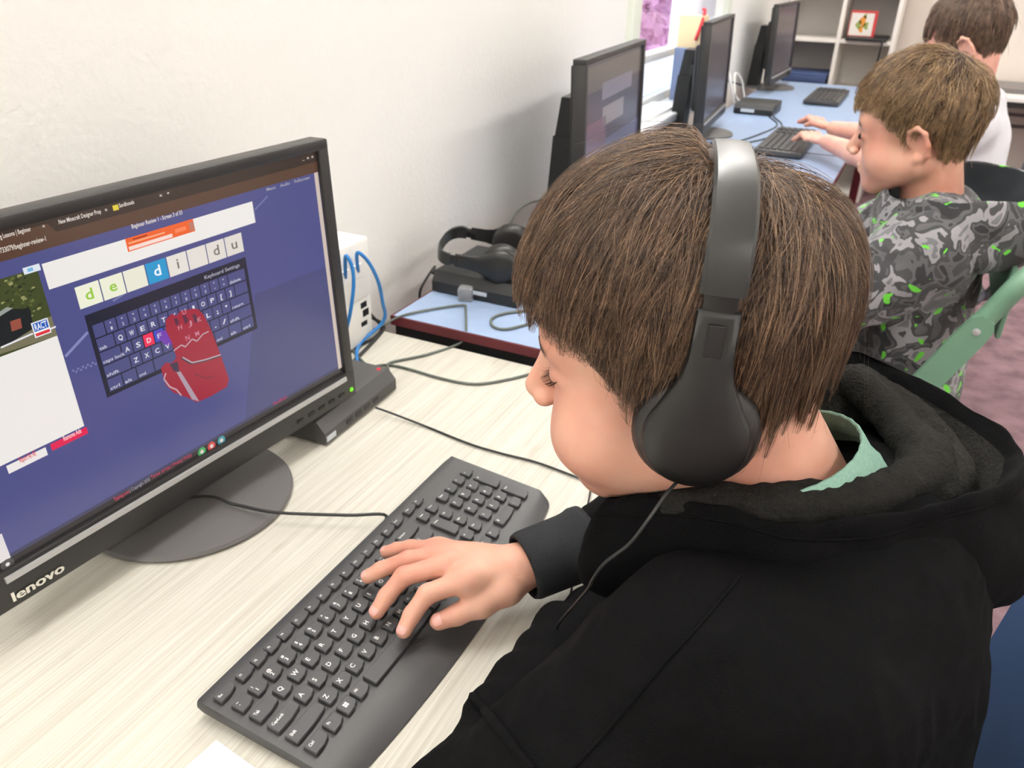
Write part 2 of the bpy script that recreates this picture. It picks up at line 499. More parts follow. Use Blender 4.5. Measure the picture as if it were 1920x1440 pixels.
# ------------------------------------------------------------------ desks
M_desk = desk_mat()
M_steel = mat('dark_steel', rgb(52, 52, 55), .5, .5)
DZ = 0.72
t = thing('computer_desk', 'cream wood-grain desk under the near monitor and keyboard', 'desk')
b = MB(); b.bbox(-1.10, .738, -.19, .512, DZ - .028, DZ, .002); b.build('desk_top', M_desk, t)
for lx, ly in ((-1.04, -.14), (.68, -.14), (-1.04, .45), (.68, .45)):
    b = MB(); b.bbox(lx - .02, lx + .02, ly - .02, ly + .02, 0, DZ - .028, .003); b.build('leg', M_steel, t)
TZ = 0.745
M_gapshade = mat('gap_shade_black', rgb(20, 19, 20), .6, .3)
M_blue = mat('blue_laminate', rgb(150, 170, 200), .38, .4, var=.10, vscale=28)
M_red = mat('dark_red_edging', rgb(86, 24, 32), .4, .4)
for i, (x0, x1, lb) in enumerate(((.752, 2.55, 'blue laminate table with dark red edging, touching the cream desk'), (2.556, 4.37, 'blue laminate table with dark red edging, nearest the white shelves'))):
    t = thing('computer_table', lb, 'table', group='blue computer tables')
    b = MB(); b.box(x0 + .004, x1 - .004, -.136, .434, TZ - .016, TZ); b.build('table_top', M_blue, t)
    b = MB()
    for q in ((x0, x0 + .004, -.14, .438), (x1 - .004, x1, -.14, .438), (x0 + .004, x1 - .004, -.14, -.136), (x0 + .004, x1 - .004, .434, .438)):
        b.box(q[0], q[1], q[2], q[3], TZ - .017, TZ - .0005)
    b.build('edging', M_red, t)
    b = MB(); b.box(x0 + .003, x1 - .003, -.130, .430, TZ - .045, TZ - .0172); b.build('gap_shade_block', M_gapshade, t)  # black block in place of the shadow gap below the edging
    for lx, ly in ((x0 + .06, -.09), (x1 - .06, -.09), (x0 + .06, .39), (x1 - .06, .39)):
        b = MB(); b.bbox(lx - .02, lx + .02, ly - .02, ly + .02, 0, TZ - .045, .003); b.build('leg', M_red, t)

# ------------------------------------------------------------------ monitors
M_plas = mat('monitor_plastic', rgb(40, 39, 39), .42, .45, bump=.06, bscale=900)
M_plasd = mat('monitor_plastic_dark', rgb(24, 24, 24), .5, .4)
M_base = mat('stand_base_plastic', rgb(92, 90, 89), .5, .4, bump=.05, bscale=900)
M_silver = mat('silver_strip', rgb(185, 185, 186), .4, .5, metal=.3)
M_logo = mat('logo_cream', rgb(228, 226, 214), .5, .4)
M_led = emat('led_green', rgb(120, 240, 10), 1.0)
M_ledr = emat('led_red', rgb(255, 50, 70), 1.0)
M_off = emat('screen_background_dim', rgb(66, 60, 72), .75, .22)
MW, MH, MTILT, MZ, MY = .508, .350, math.radians(2), .04, -.05
def mpt(s, tt, dep=0.0):
    return np.array([-MW / 2 + s, MY + tt * math.sin(MTILT) + dep * math.cos(MTILT), MZ + tt * math.cos(MTILT) - dep * math.sin(MTILT)])
def panel(mb, s0, s1, t0, t1, d0, d1, m=None, bev=0.0):
    k0 = len(mb.v)
    (mb.bbox(s0, s1, d0, d1, t0, t1, bev, m) if bev else mb.box(s0, s1, d0, d1, t0, t1, m))
    for i in range(k0, len(mb.v)):
        p = mb.v[i]; mb.v[i] = tuple(map(float, mpt(p[0], p[2], p[1])))
    return mb
BZ_T, BZ_S, BZ_B = .0125, .0165, .040
def monitor(label, loc, yaw, group, screen_mat, detail=False):
    t = thing('monitor', label, 'monitor', loc, yaw, group)
    bt = MB(); panel(bt, 0, MW, MH - BZ_T, MH, 0, .028, None, .002)
    panel(bt, 0, MW, 0, BZ_B, 0, .028, None, .002)
    panel(bt, 0, BZ_S, BZ_B - .003, MH - BZ_T + .003, .0002, .0278, None, .002); panel(bt, MW - BZ_S, MW, BZ_B - .003, MH - BZ_T + .003, .0002, .0278, None, .002)
    bt.build('bezel', M_plas, t, auto=40)
    b = MB(); panel(b, BZ_S - .002, MW - BZ_S + .002, BZ_B - .004, MH - BZ_T + .002, .006, .026)
    scr = b.build('screen', screen_mat, t)
    b = MB(); panel(b, .012, MW - .012, .012, MH - .012, .0281, .036, None, .004); panel(b, .10, MW - .10, .06, MH - .075, .03, .066, None, .012)
    b.build('back_shell', M_plasd, t, auto=40)
    b = MB(); panel(b, MW / 2 - .045, MW / 2 + .045, .13, .20, .06, .10, None, .006); b.build('hinge', M_plasd, t, auto=40)
    b = MB()   # leaning column with a narrower sliding top
    def col(w, y00, y01, z0, y10, y11, z1):
        b.add([(-w, y00, z0), (w, y00, z0), (w, y01, z0), (-w, y01, z0), (-w, y10, z1), (w, y10, z1), (w, y11, z1), (-w, y11, z1)],
              [(3, 2, 1, 0), (4, 5, 6, 7), (0, 1, 5, 4), (1, 2, 6, 5), (2, 3, 7, 6), (3, 0, 4, 7)])
    col(.05, .055, .105, .010, .045, .092, .20); col(.043, .050, .090, .20, .040, .078, .285)
    b.build('stand_column', M_plasd, t)
    b = MB(); b.lathe([(.110, 0), (.120, .0015), (.1215, .004), (.119, .0075), (.10, .009), (.03, .011)], 72)
    b.build('stand_base', M_base, t, auto=30)
    b = MB(); panel(b, BZ_S + .002, MW - BZ_S - .002, BZ_B - .0105, BZ_B - .0045, -.0026, .002); b.build('silver_strip', M_silver, t)
    b = MB()
    for i in range(5): panel(b, MW - .115 + i * .020, MW - .104 + i * .020, .010, .014, -.0008, .001)
    b.build('menu_buttons', M_plasd, t)
    return t, scr
YAW1 = math.radians(-4.0)
mon, scr1 = monitor('black flat monitor showing a typing lesson, on the cream desk', (.2205, .3700, DZ), YAW1, 'black monitors on round bases', emat('screen_glass', rgb(78, 80, 132), 1.0, .2))
# maker's name on the bezel and power light
v, f = text2d('lenovo', .026)
v = v.copy(); v[:, 0] *= 1.0
wtxt = v[:, 0].max()
b = MB(); b.add([mpt(.0175 + p[0] * .052 / wtxt, .0075 + p[1] * .0105 / .019, -.0012) for p in v], f)
# heavier strokes: a second, slightly shifted copy
b.add([mpt(.0182 + p[0] * .052 / wtxt, .0075 + p[1] * .0105 / .019, -.0013) for p in v], f)
b.build('brand_lettering', M_logo, mon)
b = MB(); b.lathe([(.0035, 0), (.0032, -.001), (.002, -.0016)], 14, (0, 0, 0), 'y')
c0 = mpt(MW - .010, .012, -.0003); b.v = [(p[0] + c0[0], p[1] + c0[1], p[2] + c0[2]) for p in b.v]
b.build('power_light', M_led, mon)

# ---- the picture on the near screen: flat, laid on the screen glass
_cz, _sz = math.cos(YAW1), math.sin(YAW1)
def world2mon(p):
    q = p - np.array([.2205, .3700, DZ])
    return np.array([_cz * q[0] + _sz * q[1], -_sz * q[0] + _cz * q[1], q[2]])
SDEP = .006
_n = np.array([0, -math.cos(MTILT), math.sin(MTILT)])
def st(px, py):
    """point of the screen seen at a photo pixel -> (s, t) on the screen, metres"""
    o = world2mon(CAM); d = world2mon(CAM + ray(px, py)) - o
    p0 = mpt(0, 0, SDEP)
    l = ((p0 - o) @ _n) / (d @ _n); p = o + d * l - p0
    return np.array([p[0], p @ np.array([0, math.sin(MTILT), math.cos(MTILT)])])
def cA(u, v): return st(u / 2.743, 240 + v / 2.743)       # positions read from an enlarged view of the screen
def cB(u, v): return st(u / 2.743, 640 + v / 2.743)
SM = {}
def smat(r, g, bb): 
    k = (r, g, bb)
    if k not in SM: SM[k] = emat('screen_ink_%d' % len(SM), rgb(r, g, bb), 1.0, .22)
    return SM[k]
img = MB()
S0, S1, T0, T1 = BZ_S, MW - BZ_S, BZ_B - .003, MH - BZ_T
def poly(pts, layer, col):
    pts = [(min(max(p[0], S0), S1), min(max(p[1], T0), T1)) for p in pts]
    img.add([mpt(p[0], p[1], SDEP - .00012 * layer) for p in pts], [tuple(range(len(pts)))], smat(*col))
def rect(s0, t0, s1, t1, layer, col): poly([(s0, t0), (s1, t0), (s1, t1), (s0, t1)], layer, col)
def bbx(*pts):
    """axis-aligned rectangle fitted to corner points tl,tr,br,bl"""
    tl, tr, br, bl = pts
    return (tl[0] + bl[0]) / 2, (bl[1] + br[1]) / 2, (tr[0] + br[0]) / 2, (tl[1] + tr[1]) / 2
def stext(s, x0, y0, x1, h, layer, col):
    """text from x0 to x1 at baseline y0 with letter height h"""
    v, f = text2d(s)
    w = v[:, 0].max() - v[:, 0].min()
    keep = []
    V = [mpt(min(max(x0 + (p[0] - v[:, 0].min()) / w * (x1 - x0), S0), S1), y0 + p[1] * h / .7, SDEP - .00012 * layer) for p in v]
    img.add(V, f, smat(*col))
WHITE = (236, 232, 228); NAVY = (78, 80, 134)
# browser bars
a = cA(0, 680); c_ = cA(1625, 235); tch = (a[1] + c_[1]) / 2
a2 = (cA(0, 590)[1] + cA(1600, 195)[1]) / 2
rect(S0, tch, S1, T1, 1, (88, 62, 48)); rect(S0, a2, S1, T1, 2, (58, 44, 38))
e1 = cA(245, 500); poly([(S0, a2), (e1[0] + .006, a2), (e1[0], T1 - .004), (S0, T1 - .004)], 3, (88, 62, 48))
LT = (225, 215, 205)
def line(s, cf, u0, v0, u1, v1, h, col, layer=4):
    p = cf(u0, v0); q = cf(u1, v1); stext(s, p[0], (p[1] + q[1]) / 2, q[0], h, layer, col)
line('g Lessons | Beginner', cA, 0, 568, 160, 530, .0040, LT)
line('x', cA, 217, 512, 232, 508, .003, LT)
line('New Minecraft Designer Prop', cA, 302, 492, 520, 440, .0040, LT)
line('x', cA, 538, 428, 552, 424, .003, LT)
line('Sandboxels', cA, 612, 408, 690, 390, .0038, LT)
line('x   +', cA, 818, 352, 872, 342, .003, LT)
line('733079/beginner-review-1', cA, 0, 640, 238, 583, .0045, LT)
line('_  o  x', cA, 1553, 165, 1612, 152, .003, LT)
p = cA(594, 412); rect(p[0] - .003, p[1] - .002, p[0] + .003, p[1] + .003, 4, (220, 200, 60))
# page
rect(S0, T0, S1, tch, 1, NAVY)
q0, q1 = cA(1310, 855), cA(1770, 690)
poly([(q0[0] - .05, T0), (S1, T0), (S1, q1[1] + .004), (q0[0], q0[1])], 2, (73, 74, 120))  # darker diagonal area paints in the panel's viewing-angle dimming and reflection
fb0 = (cB(45, 1080)[1] + cB(900, 620)[1]) / 2
rect(S0, T0, S1, fb0, 3, (62, 60, 92)); rect(S0, T0, S1, T0 + .011, 4, (42, 38, 40))
def dline(cf, pts, w, col, layer=3):
    P = [cf(*p) for p in pts]
    for i in range(len(P) - 1):
        d = P[i + 1] - P[i]; nn = np.array([-d[1], d[0]]) / (np.linalg.norm(d) + 1e-9) * w / 2
        poly([P[i] - nn, P[i + 1] - nn, P[i + 1] + nn, P[i] + nn], layer, col)
dline(cA, [(335, 1175), (450, 1050)], .0028, (130, 135, 185)); dline(cA, [(1310, 420), (1375, 350)], .002, (110, 112, 160)); dline(cA, [(580, 890), (640, 850)], .002, (120, 122, 170))
for i in range(10):
    p = cA(372 + 12.5 * i, 1255 - 5 * i); rect(p[0], p[1] - (.0022 if i % 2 else 0), p[0] + .002, p[1] + (0 if i % 2 else .0022), 3, (120, 122, 170))
# scroll bar
sb = bbx(cA(1603, 225), cA(1628, 220), cA(1785, 1245), cA(1760, 1252)); rect(S1 - .0075, T0 + .011, S1 - .001, tch, 5, (206, 190, 178))
# title, nav words
line('Beginner Review 1 - Screen 3 of 33', cA, 677, 515, 938, 445, .0042, LT)
line('Menu    Audio    Fullscreen', cA, 1370, 322, 1592, 262, .0033, (170, 165, 175))
r_ = bbx(cA(212, 695), cA(1297, 380), cA(1312, 487), cA(250, 830)); rect(*r_, 4, WHITE)
r_ = bbx(cA(640, 567), cA(990, 470), cA(1003, 530), cA(657, 637)); rect(*r_, 5, (238, 98, 40))
w_ = r_[2] - r_[0]; h_ = r_[3] - r_[1]
rect(r_[0] + .02 * w_, r_[1] + .08 * h_, r_[0] + .65 * w_, r_[1] + .36 * h_, 6, (246, 216, 208)); rect(r_[0] + .03 * w_, r_[1] + .55 * h_, r_[0] + .55 * w_, r_[1] + .66 * h_, 6, (250, 170, 130))
rect(r_[0] + .10 * w_, r_[1] + .76 * h_, r_[0] + .30 * w_, r_[1] + .86 * h_, 6, (150, 50, 20)); rect(r_[0] + .70 * w_, r_[1] + .30 * h_, r_[0] + .87 * w_, r_[1] + .62 * h_, 6, (246, 130, 84)); rect(r_[0] + .92 * w_, r_[1] + .1 * h_, r_[2], r_[1] + .8 * h_, 6, (190, 120, 100))
# letter tiles
tiles = [('d', (378, 820), (500, 780), (530, 890), (408, 935), (238, 238, 216), (150, 200, 60)), ('e', (510, 775), (625, 738), (655, 848), (538, 888), (236, 236, 214), (150, 200, 60)),
         ('', (632, 735), (745, 700), (770, 805), (660, 845), (232, 230, 212), None), ('d', (750, 697), (860, 667), (880, 765), (775, 803), (40, 150, 205), (240, 245, 250)),
         ('i', (862, 665), (960, 630), (982, 730), (885, 765), (228, 222, 214), (120, 115, 110)), ('', (965, 625), (1058, 597), (1078, 695), (985, 728), (226, 220, 212), None),
         ('d', (1062, 595), (1155, 567), (1172, 662), (1082, 692), (224, 218, 210), (120, 115, 110)), ('u', (1158, 565), (1240, 535), (1255, 632), (1175, 660), (222, 216, 208), (120, 115, 110))]
R8 = [bbx(*[cA(*q) for q in T_[1:5]]) for T_ in tiles]
tb0 = np.mean([r[1] for r in R8]); tb1 = np.mean([r[3] for r in R8]); x0 = R8[0][0]; x1 = R8[-1][2]; tw = (x1 - x0) / 8
for i, T_ in enumerate(tiles):
    rect(x0 + i * tw + .0006, tb0, x0 + (i + 1) * tw - .0006, tb1, 5, T_[5])
    if T_[0]:
        xm = x0 + (i + .5) * tw; hw = .0012 if T_[0] == 'i' else .0040
        stext(T_[0], xm - hw, tb0 + .0062, xm + hw, .0108, 6, T_[6])
# on-screen keyboard
kb = bbx(cA(428, 968), cA(1262, 662), cA(1320, 1025), cA(555, 1392)); rect(*kb, 4, (34, 35, 52))
kx0, ky0, kx1, ky1 = kb; kx0 += .004; kx1 -= .004; ky0 += .004; ky1 -= .011
KH = (ky1 - ky0) / 5
stext('Keyboard Settings', kx1 - .055, ky1 + .003, kx1 - .006, .004, 5, (170, 170, 185))
rows = [[(1, c) for c in ('`', '1', '2', '3', '4', '5', '6', '7', '8', '9', '0', '-', '=')] + [(2, 'delete')],
        [(1.5, 'tab')] + [(1, c) for c in 'QWERTYUIOP[]'] + [(1.5, '\\')],
        [(1.8, 'caps lock')] + [(1, c) for c in 'ASDFGHJKL;\''] + [(2.2, 'return')],
        [(2.3, 'shift')] + [(1, c) for c in 'ZXCVBNM,./'] + [(2.7, 'shift')],
        [(1.3, 'ctrl'), (1.3, 'alt'), (1.6, 'cmd'), (6.3, ''), (1.6, 'cmd'), (1.45, 'alt'), (1.45, 'ctrl')]]
U = (kx1 - kx0) / 15
for ri, row in enumerate(rows):
    x = kx0; yb = ky1 - (ri + 1) * KH
    for w_, c_ in row:
        col = (76, 78, 128)
        if c_ == 'D': col = (236, 48, 88)
        if c_ == 'F': col = (62, 76, 190)
        rect(x + .0006, yb + .0006, x + w_ * U - .0006, yb + KH - .0008, 5, col)
        if len(c_) == 1 and c_ not in '`\\':
            if ri == 0:
                stext(c_, x + .42 * U, yb + .2 * KH, x + .58 * U, .0032, 6, (200, 200, 215)); rect(x + .44 * U, yb + .66 * KH, x + .56 * U, yb + .76 * KH, 6, (180, 180, 200))
            else:
                hw = .10 if c_ in "I[];',." else .20
                stext(c_, x + (.5 - hw) * U, yb + .28 * KH, x + (.5 + hw) * U, .0052, 6, (225, 225, 232))
                if c_ in 'UHJKNM': stext(c_, x + (.5 - hw) * U, yb + .28 * KH, x + (.5 + hw) * U, .0052, 10, (196, 128, 146))
        elif len(c_) > 1:
            stext(c_, x + .12 * U, yb + .14 * KH, x + (.12 + .21 * len(c_)) * U, .0034, 6, (200, 200, 215))
        x += w_ * U
# gloved hand drawn over the keys
RED = (160, 36, 58)
for i, (u0, v0, u1, v1) in enumerate(((850, 985, 905, 940), (905, 955, 955, 925), (958, 945, 1020, 925), (1015, 950, 1075, 960))):
    pass
poly([cA(*q) for q in [(850, 985), (880, 955), (905, 965), (925, 940), (960, 935), (990, 928), (1015, 930), (1045, 960), (1080, 1030), (1130, 1160), (1175, 1290), (1165, 1330), (1080, 1380), (1010, 1410), (960, 1385), (890, 1360), (850, 1320), (825, 1235), (850, 1205), (880, 1210), (905, 1180), (880, 1100), (850, 1040)]], 7, RED)
for q in ([(890, 980), (905, 1020), (920, 1000), (905, 975)], [(935, 965), (950, 1010), (968, 990), (950, 960)], [(985, 960), (1000, 1005), (1018, 985), (1000, 955)]):
    poly([cA(*p) for p in q], 8, (88, 40, 66))
dline(cA, [(890, 1145), (930, 1115), (950, 1125), (985, 1085), (1010, 1095), (1040, 1060), (1070, 1045)], .0012, (190, 170, 180), 8)
dline(cA, [(930, 1180), (980, 1210), (1050, 1195), (1130, 1170)], .0026, (70, 50, 66), 8); dline(cA, [(935, 1178), (985, 1206), (1055, 1190), (1132, 1165)], .0013, (190, 175, 185), 9)
poly([cA(*p) for p in [(905, 1255), (925, 1250), (1022, 1405), (985, 1395)]], 8, (170, 150, 165)); poly([cA(*p) for p in [(870, 1215), (910, 1200), (920, 1255), (890, 1250)]], 8, (66, 50, 74))
dline(cA, [(850, 1260), (840, 1290), (870, 1330), (905, 1345), (930, 1375)], .0016, (190, 160, 170), 8); dline(cA, [(1000, 1265), (1050, 1285), (1100, 1275)], .0015, (120, 40, 60), 8)
poly([cA(*p) for p in [(800, 1045), (850, 1040), (895, 1105), (860, 1120), (810, 1085)]], 6, (112, 58, 170))
# photo advertisement at the left
ad = bbx(cA(-60, 775), cA(190, 725), cA(290, 1060), cA(-20, 1190)); adR, adB, adT = ad[2], (cA(290, 1065)[1] + cA(0, 1180)[1]) / 2, (cA(190, 725)[1] + cA(0, 770)[1]) / 2
rect(S0, adB, adR, adT, 4, (66, 74, 40))
aw, ah = adR - S0, adT - adB
def A_(x, y): return (S0 + x * aw, adB + y * ah)
poly([A_(0, .45), A_(.35, .4), A_(.45, .62), A_(.3, .95), A_(0, .92)], 5, (196, 190, 160)); poly([A_(0, .8), A_(.25, .72), A_(.3, 1), A_(0, 1)], 6, (86, 92, 50))
for x_ in (.2, .36, .5, .6): poly([A_(x_, .35), A_(x_ + .03, .35), A_(x_ + .05, .98), A_(x_ + .03, .98)], 6, (52, 48, 36))
for i in range(260):
    x_, y_ = rng.random() * .93, .38 + rng.random() * .58; s_ = .012 + .028 * rng.random()
    c_ = [(92, 100, 52), (54, 60, 34), (150, 150, 100), (40, 42, 30)][i % 4]
    poly([A_(x_, y_), A_(x_ + s_, y_ + .01), A_(x_ + s_ * .8, y_ + s_), A_(x_ + .1 * s_, y_ + s_)], 7, c_)
poly([A_(.4, .05), A_(1, .0), A_(1, .3), A_(.75, .28), A_(.5, .22)], 6, (120, 116, 90)); poly([A_(.38, .22), A_(.44, .46), A_(.72, .58), A_(.86, .5), A_(.84, .22), A_(.6, .12)], 8, (30, 34, 36))
poly([A_(.45, .5), A_(.7, .62), A_(.74, .58), A_(.48, .46)], 9, (150, 156, 150)); poly([A_(.42, .3), A_(.55, .28), A_(.57, .42), A_(.46, .42)], 9, (46, 92, 80)); poly([A_(.68, .28), A_(.76, .28), A_(.77, .42), A_(.69, .42)], 9, (150, 80, 64))
poly([A_(0, 0), A_(.5, 0), A_(.46, .22), A_(.28, .38), A_(.1, .34), A_(0, .3)], 10, (26, 26, 40)); poly([A_(0, 0), A_(.14, 0), A_(.15, .32), A_(0, .3)], 11, (150, 24, 36)); poly([A_(0, .3), A_(.12, .3), A_(.13, .42), A_(0, .44)], 12, (204, 110, 130)); poly([A_(0, .42), A_(.06, .42), A_(.09, .62), A_(0, .66)], 12, (70, 46, 38))
lx0, ly0, lx1, ly1 = bbx(cA(162, 1005), cA(240, 980), cA(248, 1050), cA(178, 1070))
rect(lx0 - .001, ly0 - .001, lx1 + .001, ly1 + .001, 13, (240, 240, 244)); rect(lx0, ly0 + .0045, lx1, ly1, 14, (36, 92, 186)); rect(lx0, ly0, lx1, ly0 + .0028, 14, (222, 52, 60))
stext('RACT', lx0 + .001, ly0 + .0055, lx1 - .001, .006, 15, (245, 245, 248))
dline(cA, [(0, 1128), (165, 1055)], .0016, (230, 228, 235), 12); dline(cA, [(248, 1035), (282, 1020)], .0016, (230, 228, 235), 12)
stext('at', S0, adB + .62 * ah, S0 + .010, .006, 12, (235, 235, 235))
p = cA(160, 725); rect(p[0] - .0075, p[1] - .003, p[0] + .0075, p[1] + .003, 9, (222, 228, 236)); rect(p[0] - .004, p[1] - .0015, p[0] + .001, p[1] + .0015, 10, (120, 180, 220))
wr = bbx(cB(-120, 130), cB(310, 0), cB(437, 430), cB(25, 632)); rect(S0, (cB(437, 430)[1] + cB(25, 632)[1]) / 2, adR, adB, 4, WHITE)
r_ = bbx(cB(30, 632), cB(240, 548), cB(240, 588), cB(40, 680)); rect(*r_, 5, (236, 230, 228)); stext('Report An Ad', r_[0] + .012, r_[1] + .005, r_[2] - .010, .006, 6, (214, 44, 60))
r_ = bbx(cB(258, 520), cB(447, 445), cB(450, 475), cB(262, 563)); rect(*r_, 5, (226, 40, 84)); stext('Remove Ads', r_[0] + .013, r_[1] + .004, r_[2] - .006, .0052, 6, (250, 210, 216))
# foot of the page and task bar
line('Typing.com', cB, 585, 822, 665, 775, .0042, (200, 60, 96), 6); line('| Copyright 2025', cB, 668, 775, 770, 712, .0038, (150, 145, 165), 6); line('Terms of Use | Privacy Policy', cB, 776, 708, 985, 588, .0042, (190, 60, 96), 6); line('Feedback', cB, 1405, 325, 1475, 293, .0042, (180, 50, 84), 6)
for (u, v_, c1_) in ((1048, 618, (70, 160, 90)), (1097, 588, (200, 70, 70)), (1147, 555, (70, 150, 160))):
    p = cB(u, v_); n_ = 14
    poly([(p[0] + .0055 * math.cos(2 * math.pi * i / n_), T0 + .0062 + .0055 * math.sin(2 * math.pi * i / n_)) for i in range(n_)], 6, c1_)
    poly([(p[0] + .0024 * math.cos(2 * math.pi * i / n_), T0 + .0062 + .0024 * math.sin(2 * math.pi * i / n_)) for i in range(n_)], 7, (220, 205, 200))
p = cB(68, 1225); poly([(p[0] + .0062 * math.cos(2 * math.pi * i / 16), T0 + .0062 + .0055 * math.sin(2 * math.pi * i / 16)) for i in range(16)], 6, (76, 74, 74)); poly([(p[0] + .002 * math.cos(2 * math.pi * i / 10), T0 + .0062 + .002 * math.sin(2 * math.pi * i / 10)) for i in range(10)], 7, (225, 222, 222))
rect(S0, T0 + .011, S0 + .0155, (cB(0, 985)[1] + cB(20, 985)[1]) / 2, 5, (222, 216, 216))
img.build('screen_picture', None, scr1)

MON2 = [('black monitor half hidden behind the head of the boy in headphones', (1.470, .338, TZ), math.radians(5.0)),
        ('black monitor beside the window, in front of the boy in a white shirt', (2.692, .395, TZ), math.radians(4.5)),
        ('farthest black monitor, before the white shelves', (4.07, .398, TZ), math.radians(-1.5))]
for i, (lb, loc, yw) in enumerate(MON2):
    t, s_ = monitor(lb, loc, yw, 'black monitors on round bases', M_off)
    if i == 0:
        img = MB(); sv = SDEP
        def rr(s0, t0, s1, t1, l, c): img.add([mpt(a_, b_, SDEP - .00012 * l) for a_, b_ in ((s0, t0), (s1, t0), (s1, t1), (s0, t1))], [(0, 1, 2, 3)], smat(*c))
        rr(.02, .28, .49, .33, 1, (86, 78, 76)); rr(.02, .04, .49, .17, 1, (78, 76, 100)); rr(.14, .255, .40, .29, 2, (110, 104, 118)); rr(.15, .20, .33, .24, 2, (120, 112, 112)); rr(.02, .15, .18, .22, 2, (92, 66, 80))
        img.build('screen_picture', None, s_)
# ------------------------------------------------------------------ keyboards
KT = math.radians(5.0)
PIT = 19.05
def kpt(u, v, z):
    """keyboard millimetres (right, away from the user, up) -> world"""
    c, s = math.cos(KT), math.sin(KT)
    return np.array([u, c * v - s * z, s * v + c * z]) / 1000 + np.array([0, 0, .736])
M_case = mat('keyboard_case', rgb(58, 58, 59), .42, .45, bump=.08, bscale=1500)
M_key = mat('key_plastic', rgb(60, 60, 62), .45, .4, bump=.05, bscale=1500)
M_leg = mat('key_legend', rgb(235, 235, 232), .5, .3)
KB0 = np.array([.2, .05, DZ])
kbd = thing('keyboard', 'black full-size keyboard under the hand of the boy in headphones', 'keyboard', KB0)
def front_v(u):      # bowed front edge of the case
    x = (u - 170) / 240
    return -46 + 20 * x * x if u > -20 else -30
b = MB()
us = np.concatenate([[-9, -8.4, -6], np.linspace(0, 395, 30), [402, 407, 411, 414, 416.5, 418.5, 419.6, 420]])
prof = []
def col_pts(u):
    k = 0
    vb = 121.5; vf = front_v(u)
    e = 0
    if u < -6: e = (-6 - u) * 1.0
    if u > 400: e = 13 * (1 - math.sqrt(max(0, 1 - ((u - 400) / 20.0) ** 2)))
    vb -= min(e, 4) * .3; vf += e * (1.25 if u > 0 else 2)
    P = [(vb, -8), (vb - .6, -5.2), (vb - 2, -4.3)]
    for q in (110, 90, 60, 30, 5): P.append((q, -4.3))
    P.append((-6, -4.4)); 
    for k_ in range(1, 7):
        a_ = k_ / 6; P.append((-6 + (vf + 6) * a_, -4.4 - 6.2 * a_ ** 2.0))
    P.append((vf, -11.2)); P.append((vf + 3, -11.8)); P.append((30, -14.5)); P.append((vb - 6, -15.5)); P.append((vb, -13))
    dz = -1.2 if u in (-9, 420) else 0
    return [(u, p[0], p[1] + (dz if i < 13 else 0)) for i, p in enumerate(P)]
cols = [col_pts(u) for u in us]; npf = len(cols[0])
V = [kpt(*p) - KB0 for c in cols for p in c]
F = [(i * npf + j, (i + 1) * npf + j, (i + 1) * npf + (j + 1) % npf, i * npf + (j + 1) % npf) for i in range(len(us) - 1) for j in range(npf)]
F += [tuple(range(npf)), tuple((len(us) - 1) * npf + j for j in range(npf - 1, -1, -1))]
b.add(V, F); b.build('case', M_case, kbd, auto=35)
for u in (30, 380):
    b = MB(); b.bbox(u - 10, u + 10, 104, 112, -24.4, -15, 1)
    b.xf(lambda p: kpt(*p) - KB0); b.build('foot', M_case, kbd)
def key_outline(w, h, ins=0.0):
    x0, x1, y0, y1 = ins, w - ins, ins, h - ins
    r = 1.3; P = []
    def arc(cx, cy, a0, a1, r_, n=3):
        for i in range(n + 1):
            a = math.radians(a0 + (a1 - a0) * i / n); P.append((cx + r_ * math.cos(a), cy + r_ * math.sin(a)))
    arc(x1 - r, y1 - r, 0, 90, r); arc(x0 + r, y1 - r, 90, 180, r)
    # front edge: left corner tight, right corner widely rounded
    arc(x0 + r, y0 + r, 180, 270, r)
    rr = min(5.0, w * .35)
    P.append((x0 + (x1 - x0) * .55, y0 + .1))
    arc(x1 - rr * .62, y0 + rr, 270, 360, rr * .62 if rr * .62 < rr else rr, 4)
    return P
def make_key(x, row_v, wu, hmm, legend, size=4.5, two=None, z=0.0, gap=3.0):
    w = wu * PIT - gap
    b = MB()
    o0 = key_outline(w, hmm, 0); o1 = key_outline(w, hmm, .7)
    n = len(o0)
    V = [(p[0], p[1], -4.2) for p in o0] + [(p[0], p[1], -.9) for p in o0] + [(p[0], p[1], 0) for p in o1]
    F = [tuple(range(2 * n, 3 * n))]
    for l in (0, 1):
        F += [(l * n + i, l * n + (i + 1) % n, (l + 1) * n + (i + 1) % n, (l + 1) * n + i) for i in range(n)]
    b.add(V, F, M_key)
    def put(s, lx, ly, sz, narrow=1.0):
        v, f = text2d(s)
        b.add([(lx + p[0] * sz / .7 * narrow, ly + p[1] * sz / .7, .06) for p in v], f, M_leg)
    if legend == '#win':
        for dx in (0, 2.4):
            for dy in (0, 2.4): b.add([(4.5 + dx, 6 + dy, .06), (6.5 + dx, 6 + dy, .06), (6.5 + dx, 8 + dy, .06), (4.5 + dx, 8 + dy, .06)], [(0, 1, 2, 3)], M_leg)
    elif two:
        put(two[0], 3.0, hmm - 4.8, 3.2); put(two[1], 3.2, hmm - 10.0, 3.8)
    elif legend: put(legend, 2.6, hmm - 3.0 - size, size, .85 if len(legend) > 1 else 1.0)
    o = b.build('key', None, kbd)
    o.location = tuple(kpt(x * PIT, row_v, z) - KB0); o.scale = (.001,) * 3; o.rotation_euler = (KT, 0, 0)
    return o
RV = lambda r: r * PIT * 1.008
sh = '~!@#$%^&*()_+'
for i, c in enumerate('`1234567890-='): make_key(i, RV(4), 1, 14, '', two=(sh[i], c))
make_key(13, RV(4), 1.9, 14, 'Backspace', 2.2)
make_key(0, RV(3), 1.5, 14, 'Tab', 3.0)
